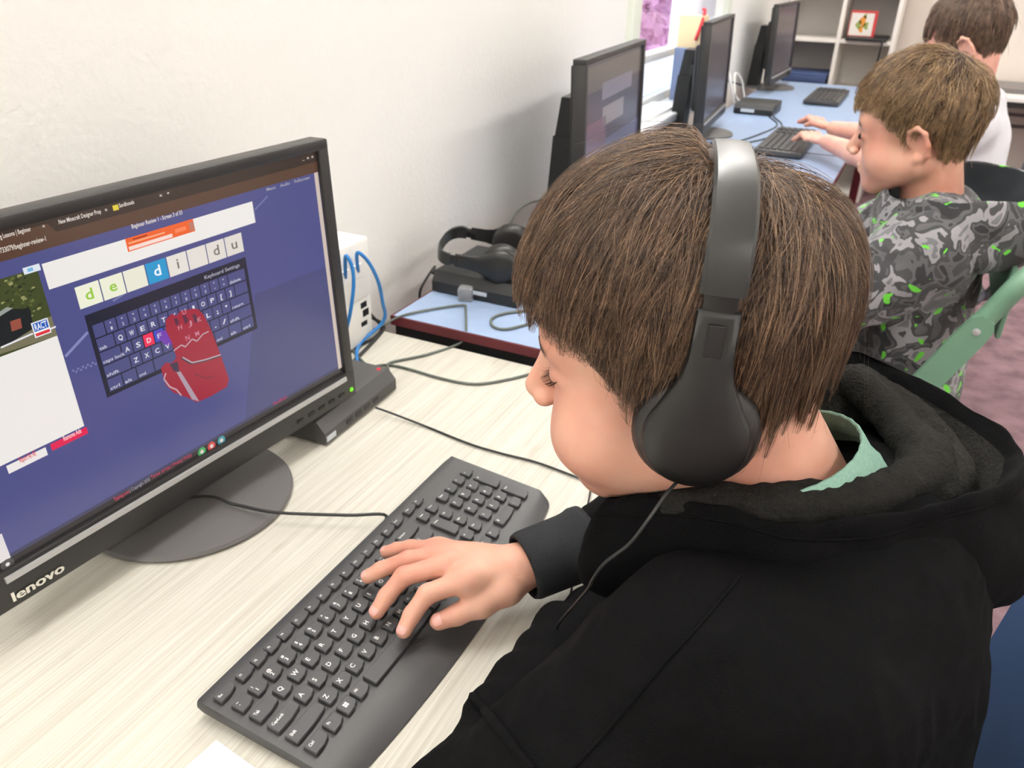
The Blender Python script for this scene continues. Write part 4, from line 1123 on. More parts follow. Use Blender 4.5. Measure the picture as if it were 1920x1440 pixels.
def grow_hair(H, n_clump, per, crown, zcut, region, seed, vol, lmin, lmax, steps=16, spread=.006, crad=1.1e-4, mess=1.0, clump=.6):
    """returns world points (n, steps, 3) of strands combed away from the crown and falling with gravity"""
    r = np.random.default_rng(seed)
    cc = np.array([0, -.010, .040]); rad = np.array([.0745, .0945, .0850])
    crown = np.array(crown, float); crown /= np.linalg.norm(crown)
    D = r.normal(size=(n_clump * 6, 3)); D /= np.linalg.norm(D, axis=1)[:, None]
    D = D[region(D)][:n_clump]
    n_clump = len(D)
    Dc = np.repeat(D, per, 0) + r.normal(size=(n_clump * per, 3)) * (spread / .085)
    Dc /= np.linalg.norm(Dc, axis=1)[:, None]
    gid = np.repeat(np.arange(n_clump), per)
    up = H.R.T @ np.array([0, 0, 1.0])
    def march(D, L, hv, swirl, wob):
        n = len(D); P = cc + D * rad; out = [P.copy()]
        st = L / (steps - 1)
        h = np.zeros(n)
        alive = np.ones(n, bool)
        prev = None
        for i in range(1, steps):
            N = (P - cc) / rad ** 2; N /= np.linalg.norm(N, axis=1)[:, None]
            u = (P - cc) / rad; u /= np.linalg.norm(u, axis=1)[:, None]
            fl = u - crown; fl -= N * (fl * N).sum(1)[:, None]
            fl /= np.linalg.norm(fl, axis=1)[:, None] + 1e-6
            side = np.cross(N, fl)
            gr = -up[None] + 0 * P
            gt = gr - N * (gr * N).sum(1)[:, None]
            under = np.clip(-(N @ up) * 2.2 + .15, 0, 1)[:, None]
            d = fl * .9 + gt * .75 + side * (swirl[:, None] + wob[:, None] * math.sin(i * .9)) 
            d = d * (1 - under) + under * (gr * 1.2 + fl * .25)
            d /= np.linalg.norm(d, axis=1)[:, None]
            if prev is not None:
                d = d * .6 + prev * .4; d /= np.linalg.norm(d, axis=1)[:, None]
            prev = d
            Pn = P + d * st[:, None]
            s_ = st * i
            hh = hv * (1 - np.exp(-s_ / .028))
            q = (Pn - cc) / (rad + hh[:, None]); l = np.linalg.norm(q, axis=1)
            fix = (l < 1) | (under[:, 0] < .5)
            tgt = cc + (Pn - cc) / l[:, None]
            Pn = np.where(fix[:, None], Pn + (tgt - Pn) * np.where(l < 1, 1.0, .45)[:, None], Pn)
            az = np.arctan2(Pn[:, 0], Pn[:, 1])
            stop = Pn[:, 2] < zcut(az, Pn) + cutj
            Pn = np.where((alive & ~stop)[:, None], Pn, P + (Pn - P) * .02)
            alive &= ~stop
            P = Pn; out.append(P.copy())
        return np.stack(out, 1)
    n = len(Dc)
    topness = np.clip((D @ up), 0, 1)
    Lg = lmin + (lmax - lmin) * r.random(n_clump) ** .7
    hg = vol * (.10 + .90 * r.random(n_clump))
    sw = r.normal(size=n_clump) * .16 * mess
    cutj = r.normal(size=n_clump) * .0035
    G = march(D, Lg, hg, sw, r.normal(size=n_clump) * .15 * mess)
    cutj = cutj[gid] + r.normal(size=n) * .004
    Cc = march(Dc, Lg[gid] * (.75 + .35 * r.random(n)), hg[gid] * (.8 + .4 * r.random(n)), sw[gid] + r.normal(size=n) * .14 * mess, r.normal(size=n) * .22 * mess)
    tt = np.linspace(0, 1, steps)[None, :, None]
    w_ = (clump + (.98 - clump) * r.random(n))[:, None, None] * tt ** 1.1
    fly = (r.random(n) < .010 * mess) & (Dc[:, 1] < .15)
    w_[fly] *= 0
    Pt = Cc * (1 - w_) + G[gid] * w_
    Pt[fly] += (r.normal(size=(fly.sum(), 1, 3)) * .012 * tt ** 1.5)
    az = np.arctan2(Pt[:, :, 0], Pt[:, :, 1]); bad = (Pt[:, :, 2] < zcut(az.ravel(), None).reshape(az.shape) - .022).any(1)
    bad |= (np.hypot(Pt[:, :, 0] / (rad[0] + .032), (Pt[:, :, 1] - cc[1]) / (rad[1] + .032)) > 1).any(1)
    Pt = Pt[~bad]
    return H.O + (Pt * H.sc) @ H.R.T
def hair_curves(name, P, material, parent, r0, r1):
    n, k, _ = P.shape
    hc = bpy.data.hair_curves.new(name)
    hc.add_curves([k] * n)
    hc.attributes['position'].data.foreach_set('vector', P.astype(np.float32).ravel())
    rd = hc.attributes.get('radius') or hc.attributes.new('radius', 'FLOAT', 'POINT')
    rr = np.repeat((r0 + (r1 - r0) * np.linspace(0, 1, k) ** 1.5)[None], n, 0)
    rd.data.foreach_set('value', rr.astype(np.float32).ravel())
    hc.materials.append(material)
    return link(name, hc, parent)
def hair_cap(H, name, material, parent, zcut, grow=.004, region=None):
    """thin scalp layer under the strands"""
    cc = np.array([0, -.010, .040]); rad = np.array([.0735, .0935, .0840]) + grow
    nu, nv = 64, 40; V = []; keep = {}
    for j in range(nv + 1):
        th = math.pi * j / nv
        for i in range(nu):
            a = 2 * math.pi * i / nu
            D = np.array([math.sin(th) * math.sin(a), math.sin(th) * math.cos(a), math.cos(th)])
            V.append(D)
    V = np.array(V); ok = region(V)
    F = []
    for j in range(nv):
        for i in range(nu):
            q = (j * nu + i, (j + 1) * nu + i, (j + 1) * nu + (i + 1) % nu, j * nu + (i + 1) % nu)
            if all(ok[t_] for t_ in q): F.append(q)
    Vw = H.O + (((cc + V * rad)) * H.sc) @ H.R.T
    b = MB(); b.add(Vw, F); o = b.build(name, material, parent, smooth=True)
    return o

M_skin = skin_mat('skin', rgb(216, 168, 146), rgb(203, 143, 124))
M_skin3 = skin_mat('skin_fair', rgb(230, 180, 160), rgb(218, 154, 138))
M_hair1 = hair_mat('brown_hair', rgb(46, 33, 25), rgb(88, 65, 48), rgb(176, 144, 114))
M_hair2 = hair_mat('light_brown_hair', rgb(84, 62, 44), rgb(136, 108, 76), rgb(196, 166, 124))
M_hair3 = hair_mat('mid_brown_hair', rgb(70, 52, 42), rgb(110, 86, 70), rgb(150, 124, 104))
M_scalp = mat('hair_root_layer', rgb(48, 32, 22), .7, .3, var=.4, vscale=160)
M_black = mat('black_fleece_cotton', rgb(8, 8, 9), .85, .08, bump=.35, bscale=900)
M_lining = mat('black_fleece_lining', rgb(34, 33, 31), .95, .1, var=.5, vscale=260, bump=1.0, bscale=420)
M_rib = mat('black_ribbed_cuff', rgb(30, 32, 35), .8, .25, bump=.5, bscale=700)
M_tee = mat('green_marled_jersey', rgb(132, 168, 152), .9, .2, var=.28, vscale=420, bump=.3, bscale=900)
M_trs = mat('dark_trousers', rgb(40, 42, 50), .9, .2, var=.2)
M_lash = mat('eyelash', rgb(40, 28, 22), .6, .3)
M_nail = mat('fingernail', rgb(226, 168, 158), .3, .5)

# ---------------- boy in headphones
H1 = Head((.193, -.203, 1.074), rotm(math.radians(15), math.radians(13)), 1.01)
boy1 = thing('person', 'boy in a black hoodie and headphones, typing with one hand at the near keyboard', 'person', (.2, -.36, 0))
B1 = np.array([.2, -.36, 0])
def c4(u, v, z): return pz(640 + u / 3.84, 960 + v / 3.84, z)
fing = {'pinky': [c4(322, 288, .7555), c4(400, 268, .762), c4(500, 256, .768), c4(700, 268, .778)],
        'ring': [c4(192, 466, .7545), c4(285, 415, .763), c4(480, 345, .775), c4(745, 305, .783)],
        'middle': [c4(255, 718, .752), c4(325, 608, .762), c4(450, 462, .777), c4(775, 375, .786)],
        'index': [c4(450, 855, .751), c4(508, 740, .760), c4(620, 590, .776), c4(905, 485, .784)]}
thumb = [c4(700, 788, .751), c4(835, 738, .755), c4(1010, 660, .761), c4(1190, 545, .768)]
wrist = c4(1300, 400, .776)
fr = {'pinky': (.0066, .0072, .0081, .0094), 'ring': (.0075, .0081, .0091, .0105), 'middle': (.0077, .0084, .0094, .0110), 'index': (.0076, .0084, .0095, .0110)}
g = SDF((-.02, -.47, .715), (.46, .12, 1.205), .0021)
H1.add(g, 1.16, ears=False)
neck = H1.w((0, -.030, -.045)); nb = np.array([.205, -.318, .925])
g.cap(neck, nb, .050, .050, .02)
g.ell((.203, -.325, .83), (.13, .07, .09), k=.03)
for nme, P in fing.items():
    g.chain(P, fr[nme], .0035)
    g.cap(P[3], wrist + (P[3] - wrist) * .15, .0105, .0155, .012)
g.chain(thumb, (.0087, .0098, .0118, .0155), .005); g.cap(thumb[3], wrist, .0150, .018, .012)
g.cap(thumb[2], fing['index'][3], .0085, .0085, .014)
pc_ = (fing['index'][3] + fing['pinky'][3] + wrist) / 3
g.ell(pc_ + np.array([0, 0, -.004]), (.026, .026, .012), k=.012)
el1 = np.array([.405, -.205, .80]); sh1 = np.array([.335, -.325, .90])
g.chain([wrist, wrist + (el1 - wrist) * .5, el1, sh1], (.021, .028, .034, .04), .01)
ell_ = np.array([-.016, -.146, .762]); shl = np.array([.072, -.275, .905]); wl = np.array([.24, -.148, .750])
g.chain([wl, ell_, shl], (.02, .032, .04), .01)
V, F = g.mesh(); V = relax(V, F, 2, .5)
body = qmesh('body', V - B1, F, M_skin, boy1)
from mathutils.bvhtree import BVHTree
def brows(H, V, F, seed, n=240):
    m_ = (np.abs(V - H.O).max(1) < .13); f_ = F[m_[F].all(1)]
    bv = BVHTree.FromPolygons([tuple(q) for q in V], [tuple(q) for q in f_.tolist()])
    rr_ = np.random.default_rng(seed); L_ = []
    for x in (-1, 1):
        for i in range(n):
            a_ = rr_.random(); q = H.w((x * (.013 + .030 * a_), .10, .0160 + .005 * math.sin(a_ * 2.6) + .0017 * rr_.normal())); d_ = -H.R[:, 1]
            h = bv.ray_cast(Vector(q), Vector(d_))
            if h[0] is None: continue
            c_ = np.array(h[0]); n_ = np.array(h[1]); t_ = H.R @ np.array([x * 1.0, -.35 - .4 * a_, .15 - .3 * a_]); t_ -= n_ * (t_ @ n_); t_ /= np.linalg.norm(t_)
            L_.append([c_ + t_ * .0055 * k_ + n_ * (.0006 * math.sin(k_ * 2.2) + .0001) for k_ in np.linspace(0, 1, 4)])
    return np.array(L_)
BR1 = brows(H1, V, F, 3)
del g
# nails
for nme, P in list(fing.items()) + [('thumb', thumb)]:
    d = P[0] - P[1]; d /= np.linalg.norm(d); up = np.array([0, 0, 1.0]); up -= d * (up @ d); up /= np.linalg.norm(up)
    if nme == 'thumb': up = up * .75 + np.array([-.45, -.1, 0]); up -= d * (up @ d); up /= np.linalg.norm(up)
    sd = np.cross(d, up); r_ = fr[nme][0] if nme != 'thumb' else .0087
    b = MB(); V_ = []; F_ = []
    for i in range(7):
        a_ = -.9 + 1.8 * i / 6
        for j in range(5):
            l = -.25 + 1.0 * j / 4
            ww = a_ * (.80 - .18 * (j == 4))
            V_.append(P[0] - B1 + d * (l * r_ * .95 - .0008) + (up * math.cos(ww) + sd * math.sin(ww)) * (r_ * 1.03 - max(0, l - .2) ** 2 * r_ * .65))
    for i in range(6):
        for j in range(4): F_.append((i * 5 + j, (i + 1) * 5 + j, (i + 1) * 5 + j + 1, i * 5 + j + 1))
    b.add(V_, F_); b.build('fingernail', M_nail, boy1, smooth=True)
# eyelashes and brow of the eye on the camera's side
r_ = np.random.default_rng(3); L_ = []
for x in (-1, 1):
    for i in range(60):
        a_ = i / 59
        base = np.array([x * (.0185 + .026 * a_), .0868 - .004 * abs(a_ - .35) - .0085 * max(0, a_ - .35) , -.0035 - .002 * math.sin(a_ * 3.1)])
        dirn = np.array([x * (.15 + .5 * a_), .8, -.55 + .1 * r_.normal()]); dirn /= np.linalg.norm(dirn)
        L_.append([H1.w(base + dirn * .009 * q + np.array([0, 0, .0035 * q * q])) for q in np.linspace(0, 1, 6)])
hair_curves('eyelashes', np.array(L_) - B1, M_lash, boy1, .00013, .00003)
hair_curves('eyebrows', BR1 - B1, M_hair1, boy1, .00009, .00003)
# hair
def zc1(az, P):
    a = np.abs(az)     # 0 front, pi back
    return np.interp(a, [0, .35, .75, 1.05, 1.25, 1.45, 1.62, 1.75, 2.1, 2.6, 3.2], [.046, .042, .034, .016, -.020, -.052, -.056, -.046, -.062, -.078, -.080])
def reg1(D):
    az = np.abs(np.arctan2(D[:, 0], D[:, 1]))
    lim = np.interp(az, [0, .5, .9, 1.2, 1.5, 1.8, 2.3, 3.2], [.36, .34, .24, -.15, -.55, -.35, -.72, -.88])
    return D[:, 2] > lim
cr1 = (.0, -.52, .86)
P = grow_hair(H1, 1000, 40, cr1, zc1, reg1, 5, .024, .045, .118, 18, .0085, clump=.82, mess=1.6)
def press_hair(P, loc, R, top, hw):
    # hair lies flat under the headband
    Q = (P.reshape(-1, 3) - loc) @ R
    bp_ = np.array(hp_band_path(top=top, hw=hw)); ang = np.arctan2(bp_[:, 0], bp_[:, 1] - .03); rb = np.hypot(bp_[:, 0], bp_[:, 1] - .03)
    o_ = np.argsort(ang); a_ = np.arctan2(Q[:, 0], Q[:, 2] - .03); r_ = np.hypot(Q[:, 0], Q[:, 2] - .03)
    lim = np.interp(a_, ang[o_], rb[o_]) - .0025 + np.clip(np.abs(Q[:, 1]) - .0145, 0, 1) * 1.1
    act = (Q[:, 2] > .02) & (r_ > lim)
    k_ = np.where(act, lim / np.maximum(r_, 1e-6), 1)
    Q[:, 0] *= k_; Q[:, 2] = .03 + (Q[:, 2] - .03) * k_
    return (Q @ R.T + loc).reshape(P.shape)
from mathutils import Euler
HPR = (math.radians(2), 0, math.radians(15)); HPTOP, HPHW = .1515, .096
Rh = np.array(Euler(HPR).to_matrix())
hp_loc = H1.O + H1.R @ np.array([0, -.010, -.026])
P = press_hair(P, hp_loc, Rh, HPTOP, HPHW)
hair_curves('hair', P - B1, M_hair1, boy1, .00012, .00004)
o = hair_cap(H1, 'hair_base', M_scalp, boy1, None, .002, reg1); o.location = tuple(-B1)
# hoodie
g = SDF((-.10, -.56, .42), (.54, .10, 1.04), .0042)
g.ell((.203, -.355, .80), (.150, .105, .20), k=.04); g.ell((.203, -.375, .60), (.155, .120, .22), k=.05)
g.cap((.075, -.335, .905), (.33, -.335, .905), .066, .066, .04); g.ell((.203, -.345, .925), (.095, .070, .045), k=.03)
g.chain([shl, (np.array(shl) + ell_) / 2 + np.array([-.012, -.01, -.005]), ell_], (.074, .066, .052), .03)
g.chain([ell_, (ell_ + wl) / 2, wl + np.array([-.015, 0, 0])], (.052, .043, .036), .02)
for a_, r2 in ((.34, .056), (.50, .054), (.64, .050), (.80, .048)): g.cap(ell_ + (wl - ell_) * a_ + np.array([0, -.014, 0]), ell_ + (wl - ell_) * a_ + np.array([0, .012, .006]), r2 * .72, r2 * .72, .006)
cuff0 = wrist + (el1 - wrist) * .06; cuff1 = wrist + (el1 - wrist) * .34
g.chain([cuff1, cuff1 + (el1 - cuff1) * .5, el1, sh1], (.034, .043, .055, .068), .02)
V, F = g.mesh(); V = relax(V, F, 2); N = vnormals(V, F)
fold = vnoise(V * np.array([1, 1, .55]), 16, 2, 2) * .0065 + np.abs(vnoise(V, 30, 5, 2)) * -.005
V = V + N * fold[:, None]
hood_o = qmesh('hoodie', V - B1, F, M_black, boy1)
HV, HF = V, F
# ribbed cuff round the right wrist
ax = el1 - wrist; Lx = np.linalg.norm(ax); ax /= Lx
u1 = np.cross(ax, [0, 0, 1.0]); u1 /= np.linalg.norm(u1); u2 = np.cross(u1, ax)
b = MB(); n = 72; V_ = []; prof = [(.000, .0315), (.001, .0345), (.006, .0358), (.03, .0362), (.052, .0368), (.060, .0385), (.066, .0405), (.074, .040), (.07, .034), (.03, .031), (.004, .0305)]
st0 = cuff0 - ax * .012
for (l, r2) in prof:
    for j in range(n):
        a_ = 2 * math.pi * j / n; rb = r2 + (.0006 * (j % 2) if .004 < l < .055 else 0)
        V_.append(st0 - B1 + ax * l + u1 * math.cos(a_) * rb * 1.0 + u2 * math.sin(a_) * rb * .92)
k_ = len(prof); F_ = [(i * n + j, i * n + (j + 1) % n, ((i + 1) % k_) * n + (j + 1) % n, ((i + 1) % k_) * n + j) for i in range(k_) for j in range(n)]
b.add(V_, F_); b.build('cuff', M_rib, boy1, smooth=True)
# raised seams laid on the hoodie
from mathutils.bvhtree import BVHTree
bvh = BVHTree.FromPolygons([tuple(p) for p in HV], [tuple(f) for f in HF.tolist()])
def on_cloth(px, py, lift=.0004):
    d = ray(px, py); d /= np.linalg.norm(d)
    h = bvh.ray_cast(Vector(CAM), Vector(d))
    return None if h[0] is None else np.array(h[0]) + np.array(h[1]) * lift
def seam(pts, r=.0013):
    P = [on_cloth(*p) for p in catmull([np.array(q, float) for q in pts], 8)]
    P = [p - B1 for p in P if p is not None]
    if len(P) > 3:
        b = MB(); b.tube(P, r, 6, smooth=0); b.build('seam', M_black, boy1, smooth=True)
seam([(1392, 1075), (1330, 1150), (1250, 1240), (1160, 1345), (1075, 1442)]); seam([(875, 1292), (920, 1345), (965, 1400), (1000, 1445)], .0036)
# hood: loops from the inside of the bowl over the rolled rim and down the outside, px + depth
def loop(pts): return [pd(*p) for p in pts]
rim = loop([(1145, 950, .575), (1250, 945, .545), (1370, 958, .52), (1480, 985, .505), (1590, 985, .50), (1700, 966, .505), (1800, 938, .515), (1880, 912, .535), (1914, 868, .56), (1890, 820, .59), (1800, 758, .62), (1690, 698, .64), (1605, 660, .655), (1520, 690, .67), (1400, 760, .69), (1280, 850, .67), (1190, 920, .62)])
cen = np.mean(np.array(rim), 0)
rim = np.array(rim)
def ring(scale, dz_, extra=None):
    P = cen + (rim - cen) * np.array([scale, scale, 1.0]) + np.array([0, 0, dz_])
    if extra is not None: P = P + extra
    return P
# how far toward the back each rim point is (0 at throat .. 1 at the back end)
bk = np.clip((-.26 - rim[:, 1]) / .19, 0, 1)[:, None]
dn = np.array([0, 0, -1.0])
loops = [ring(.50, -.055) + dn * .01, ring(.66, -.05), ring(.80, -.030), ring(.90, -.012), ring(.955, -.001), ring(1.0, .0045), ring(1.045, .001), ring(1.085, -.012) + dn * 0,
         ring(1.12, -.030) + bk * np.array([0, -.012, 0]), ring(1.14, -.052) + bk * np.array([0, -.022, -.008]), ring(1.10, -.074) + bk * np.array([0, -.020, -.016]), ring(.98, -.090) + bk * np.array([0, .0, -.022]), ring(.8, -.098) + bk * np.array([0, .02, -.01])]
L2 = [np.array(catmull(list(l), 10, True)) for l in loops]
L2 = np.array([np.array(catmull([l[i] for l in L2], 5)) for i in range(len(L2[0]))])      # (around, across, 3)
na, nc = L2.shape[:2]
V = L2.reshape(-1, 3)
F = np.array([(i * nc + j, ((i + 1) % na) * nc + j, ((i + 1) % na) * nc + j + 1, i * nc + j + 1) for i in range(na) for j in range(nc - 1)])
N = vnormals(V, F)
wr_ = vnoise(V * np.array([1, 1, .6]), 24, 9, 2) * .007 + vnoise(V, 70, 4, 2) * .0016
V = V + N * wr_[:, None]
hd = qmesh('hood', V - B1, F, M_black, boy1)
for jj_ in (33,):
    b = MB(); b.tube((V.reshape(na, nc, 3)[:, jj_] + N.reshape(na, nc, 3)[:, jj_] * .0003 - B1)[::2], .0011, 5, closed=True, smooth=0); b.build('hood_seam', M_black, boy1, smooth=True)
hd.data.materials.append(M_lining)
mi = np.tile(np.where(np.arange(nc - 1) < 17, 1, 0), na); hd.data.polygons.foreach_set('material_index', mi.astype(np.int32))
# fleece rolls inside the hood
g = SDF((.05, -.48, .90), (.42, -.20, 1.04), .0030)
for pts, rr_ in (([(1270, 950, .552), (1330, 952, .545), (1400, 952, .535), (1480, 948, .53), (1570, 945, .53), (1660, 928, .54), (1725, 890, .56), (1735, 850, .575), (1700, 815, .60)], .016), ([(1640, 925, .565), (1695, 900, .575), (1720, 850, .59), (1690, 800, .61), (1640, 745, .63), (1600, 715, .64)], .014), ([(1740, 940, .55), (1790, 905, .565), (1785, 850, .59), (1740, 795, .615), (1680, 745, .635), (1610, 700, .65)], .009)):
    Q = catmull([pd(*p) for p in pts], 5)
    for i in range(len(Q) - 1): g.cap(Q[i], Q[i + 1], rr_, rr_, .004)
V, F = g.mesh(); V = relax(V, F, 1); N = vnormals(V, F); V = V + N * (vnoise(V, 160, 3, 2) * .0018 + vnoise(V, 30, 8, 2) * .004)[:, None]
qmesh('hood_lining_roll', V - B1, F, M_lining, boy1)
# t-shirt collar round the neck
b = MB(); V_ = []; n = 64
ncen = pd(1440, 895, .60)
prof = [(.0535, .014), (.0545, .0155), (.0560, .0145), (.0580, .006), (.0600, -.004), (.0625, -.010), (.0645, -.0125), (.0670, -.022), (.070, -.034)]
tilt = rotm(math.radians(8), math.radians(24))
for (r2, zz) in prof:
    for j in range(n):
        a_ = 2 * math.pi * j / n
        rb = r2 + (.0006 * (j % 2) if r2 < .066 else 0)
        V_.append(tilt @ np.array([rb * 1.06 * math.cos(a_), rb * 1.02 * math.sin(a_), zz]))
NB = np.array([.205, -.290, .984])
b.add([NB - B1 + p for p in V_], [(i * n + j, i * n + (j + 1) % n, (i + 1) * n + (j + 1) % n, (i + 1) * n + j) for i in range(len(prof) - 1) for j in range(n)])
b.build('t_shirt_collar', M_tee, boy1, smooth=True)
# trousers
def legs(parent, base, x, y, zseat, m, fwd=.38, sp=.085, seed=0):
    g = SDF((x - .25, y - .2, .0), (x + .25, y + fwd + .26, zseat + .22), .009)
    g.ell((x, y, zseat + .06), (.145, .12, .10), k=.03)
    for s in (-1, 1):
        g.chain([(x + s * .07, y, zseat + .05), (x + s * sp, y + fwd, zseat + .02), (x + s * sp, y + fwd - .03, .10)], (.075, .058, .045), .03)
        g.cap((x + s * sp, y + fwd - .05, .045), (x + s * sp, y + fwd + .10, .035), .042, .034, .02)
    V, F = g.mesh(); V = relax(V, F, 2)
    return qmesh('trousers', V - np.array(base), F, m, parent)
legs(boy1, B1, .203, -.40, .46, M_trs)
# headphones worn by boy 1
hp1 = headphones('black over-ear headphones worn by the boy in the black hoodie', hp_loc, HPR, top=HPTOP, hw=HPHW)
b = MB()
hl = [pd(1268, 905, .505), pd(1248, 928, .50), pd(1215, 975, .495), pd(1180, 1020, .50), pd(1135, 1055, .515), pd(1112, 1085, .53), pd(1098, 1110, .56), np.array([.16, -.14, .80]), np.array([.2, -.13, .75]), dz(1110, 905), ]
M_ = hp1.matrix_world
b.tube([Rh.T @ (p - hp_loc) for p in hl], .0013, 6, smooth=6); b.build('cord', M_cable, hp1, smooth=True)
hp2 = headphones('black headphones lying on the black mini computer', (.965, .315, TZ + .070), (math.radians(84), math.radians(4), math.radians(196)), top=.125, hw=.066)

# blue chair of boy 1
M_bluech = mat('blue_chair_plastic', rgb(62, 88, 128), .5, .4)
def chair(name, label, loc, rot, m, mf, group=None, zs=.44, hb=.80):
    t = thing(name, label, 'chair', loc, rot, group)
    b = MB(); b.bbox(-.20, .20, -.20, .20, zs - .02, zs, .009); b.build('seat', m, t, auto=40)
    b = MB(); V_ = []; n = 14
    for j in range(n + 1):
        x = -.21 + .42 * j / n; yb = -.215 - .035 * math.cos((j / n - .5) * math.pi)
        for (dy, z) in ((0, zs + .06), (-.03, hb - .03), (-.034, hb), (-.046, hb), (-.045, hb - .03), (-.014, zs + .06)): V_.append((x, yb + dy, z))
    b.add(V_, [(i * 6 + j, (i + 1) * 6 + j, (i + 1) * 6 + (j + 1) % 6, i * 6 + (j + 1) % 6) for i in range(n) for j in range(6)] + [tuple(range(6)), tuple(n * 6 + j for j in range(5, -1, -1))])
    b.build('backrest', m, t, auto=50)
    for sx in (-1, 1):
        b = MB(); b.tube([(sx * .17, .17, zs - .02), (sx * .19, .2, 0.0)], .011, 8, smooth=0); b.build('leg', mf, t)
        b = MB(); b.tube([(sx * .17, -.17, zs - .02), (sx * .19, -.22, 0.0)], .011, 8, smooth=0); b.build('leg', mf, t)
        b = MB(); b.tube([(sx * .17, -.19, zs - .02), (sx * .175, -.245, zs + .05), (sx * .175, -.262, hb - .08)], .010, 8, smooth=2); b.build('back_post', mf, t, smooth=True)
    return t
chair('school_chair', 'blue plastic chair behind the boy in the black hoodie', (.203, -.262, 0), 0, M_bluech, M_steel, zs=.44, hb=.83)

# ---------------- boy in the camouflage hoodie
def camo_mat():
    m, nt, b_ = new_mat('camouflage_fleece')
    tc = nt.nodes.new('ShaderNodeTexCoord')
    def nz(sc, det, dist, off):
        mp = nt.nodes.new('ShaderNodeMapping'); mp.inputs['Location'].default_value = off; nt.links.new(tc.outputs['Object'], mp.inputs['Vector'])
        n = nt.nodes.new('ShaderNodeTexNoise'); n.inputs['Scale'].default_value = sc; n.inputs['Detail'].default_value = det; n.inputs['Distortion'].default_value = dist
        nt.links.new(mp.outputs['Vector'], n.inputs['Vector']); return n
    a = nz(23, 2, .9, (0, 0, 0)); c = nz(30, 1, .6, (3, 1, 2)); g_ = nz(34, 1, .5, (7, 3, 1))
    r = nt.nodes.new('ShaderNodeValToRGB'); r.color_ramp.interpolation = 'CONSTANT'
    e = r.color_ramp.elements; e[0].position = 0; e[0].color = rgb(42, 42, 44); e[1].position = .41; e[1].color = rgb(86, 86, 88)
    for p_, c_ in ((.47, rgb(60, 60, 62)), (.545, rgb(142, 140, 144)), (.63, rgb(106, 106, 110))): x = e.new(p_); x.color = c_
    nt.links.new(a.outputs['Fac'], r.inputs['Fac'])
    r2 = nt.nodes.new('ShaderNodeValToRGB'); r2.color_ramp.interpolation = 'CONSTANT'; r2.color_ramp.elements[0].color = (0, 0, 0, 1); r2.color_ramp.elements[1].position = .665; r2.color_ramp.elements[1].color = (1, 1, 1, 1)
    nt.links.new(g_.outputs['Fac'], r2.inputs['Fac'])
    mx = nt.nodes.new('ShaderNodeMix'); mx.data_type = 'RGBA'; nt.links.new(r2.outputs[0], mx.inputs[0]); nt.links.new(r.outputs[0], mx.inputs[6]); mx.inputs[7].default_value = rgb(104, 206, 60)
    nt.links.new(mx.outputs[2], b_.inputs['Base Color']); b_.inputs['Roughness'].default_value = .9; b_.inputs['Sheen Weight'].default_value = .2
    return m
M_camo = camo_mat()
M_dkl = mat('dark_hood_lining', rgb(44, 48, 52), .85, .2)
def hand3(wr, tip, up, side):
    d = tip - wr; L = np.linalg.norm(d); d /= L; sd = np.cross(d, up); sd /= np.linalg.norm(sd); uu = np.cross(sd, d)
    g.ell(wr + d * .045, (.030, .036, .014), np.stack([sd, d, uu], 1), .012)
    for i, (o_, ln) in enumerate(((-.027, .055), (-.009, .068), (.010, .064), (.027, .048))):
        k1 = wr + d * .075 + sd * o_; k2 = k1 + d * ln * .5 + uu * .012; k3 = k1 + d * ln + sd * o_ * .4 - uu * .010
        g.chain([k1, k2, k3], (.0095, .0088, .0075), .004)
    t1 = wr + d * .025 + sd * side * .026; g.chain([t1, t1 + d * .030 + sd * side * .016, t1 + d * .058 + sd * side * .018 - uu * .012], (.012, .010, .008), .006)
H2 = Head((1.205, -.318, 1.068), rotm(math.radians(-2), math.radians(10)), .94)
B2 = np.array([1.2, -.45, 0])
boy2 = thing('person', 'boy in a grey and green camouflage hoodie, looking at his screen', 'person', B2)
g = SDF((1.0, -.50, .72), (1.44, .12, 1.21), .0028)
H2.add(g, 1.0); n2b = np.array([1.205, -.375, .93])
g.cap(H2.w((0, -.028, -.045)), n2b, .046, .050, .02); g.ell((1.205, -.38, .85), (.12, .07, .10), k=.03)
for wx, ex, s_ in ((1.225, 1.03, 1), (1.345, 1.39, -1)):
    w_ = np.array([wx, -.035, .783]); hand3(w_, w_ + np.array([.01 * s_, .14, -.016]), np.array([0, 0, 1.0]), s_)
    g.chain([w_, (ex, -.23, .79), (1.205 - s_ * .10, -.38, .87)], (.020, .026, .030), .01)
V, F = g.mesh(); V = relax(V, F, 2); qmesh('body', V - B2, F, M_skin, boy2)
BR2 = brows(H2, V, F, 5, 120)
def zc2(az, P):
    a = np.abs(az)
    return np.interp(a, [0, .5, .9, 1.15, 1.35, 1.5, 1.7, 1.85, 2.2, 2.7, 3.2], [.040, .038, .028, .010, -.010, -.018, -.004, .005, -.050, -.072, -.076])
def reg2(D):
    az = np.abs(np.arctan2(D[:, 0], D[:, 1]))
    lim = np.interp(az, [0, .5, .9, 1.2, 1.45, 1.7, 1.95, 2.3, 3.2], [.42, .40, .30, -.05, -.42, -.25, -.45, -.75, -.86])
    return D[:, 2] > lim
P = grow_hair(H2, 700, 16, (.0, -.62, .78), zc2, reg2, 11, .024, .035, .085, 14, .008, mess=2.2, clump=.75)
hair_curves('hair', P - B2, M_hair2, boy2, .0003, .0001)
hair_curves('eyebrows', BR2 - B2, M_hair3, boy2, .00025, .0001)
o = hair_cap(H2, 'hair_base', M_scalp, boy2, None, .006, reg2); o.location = tuple(-B2)
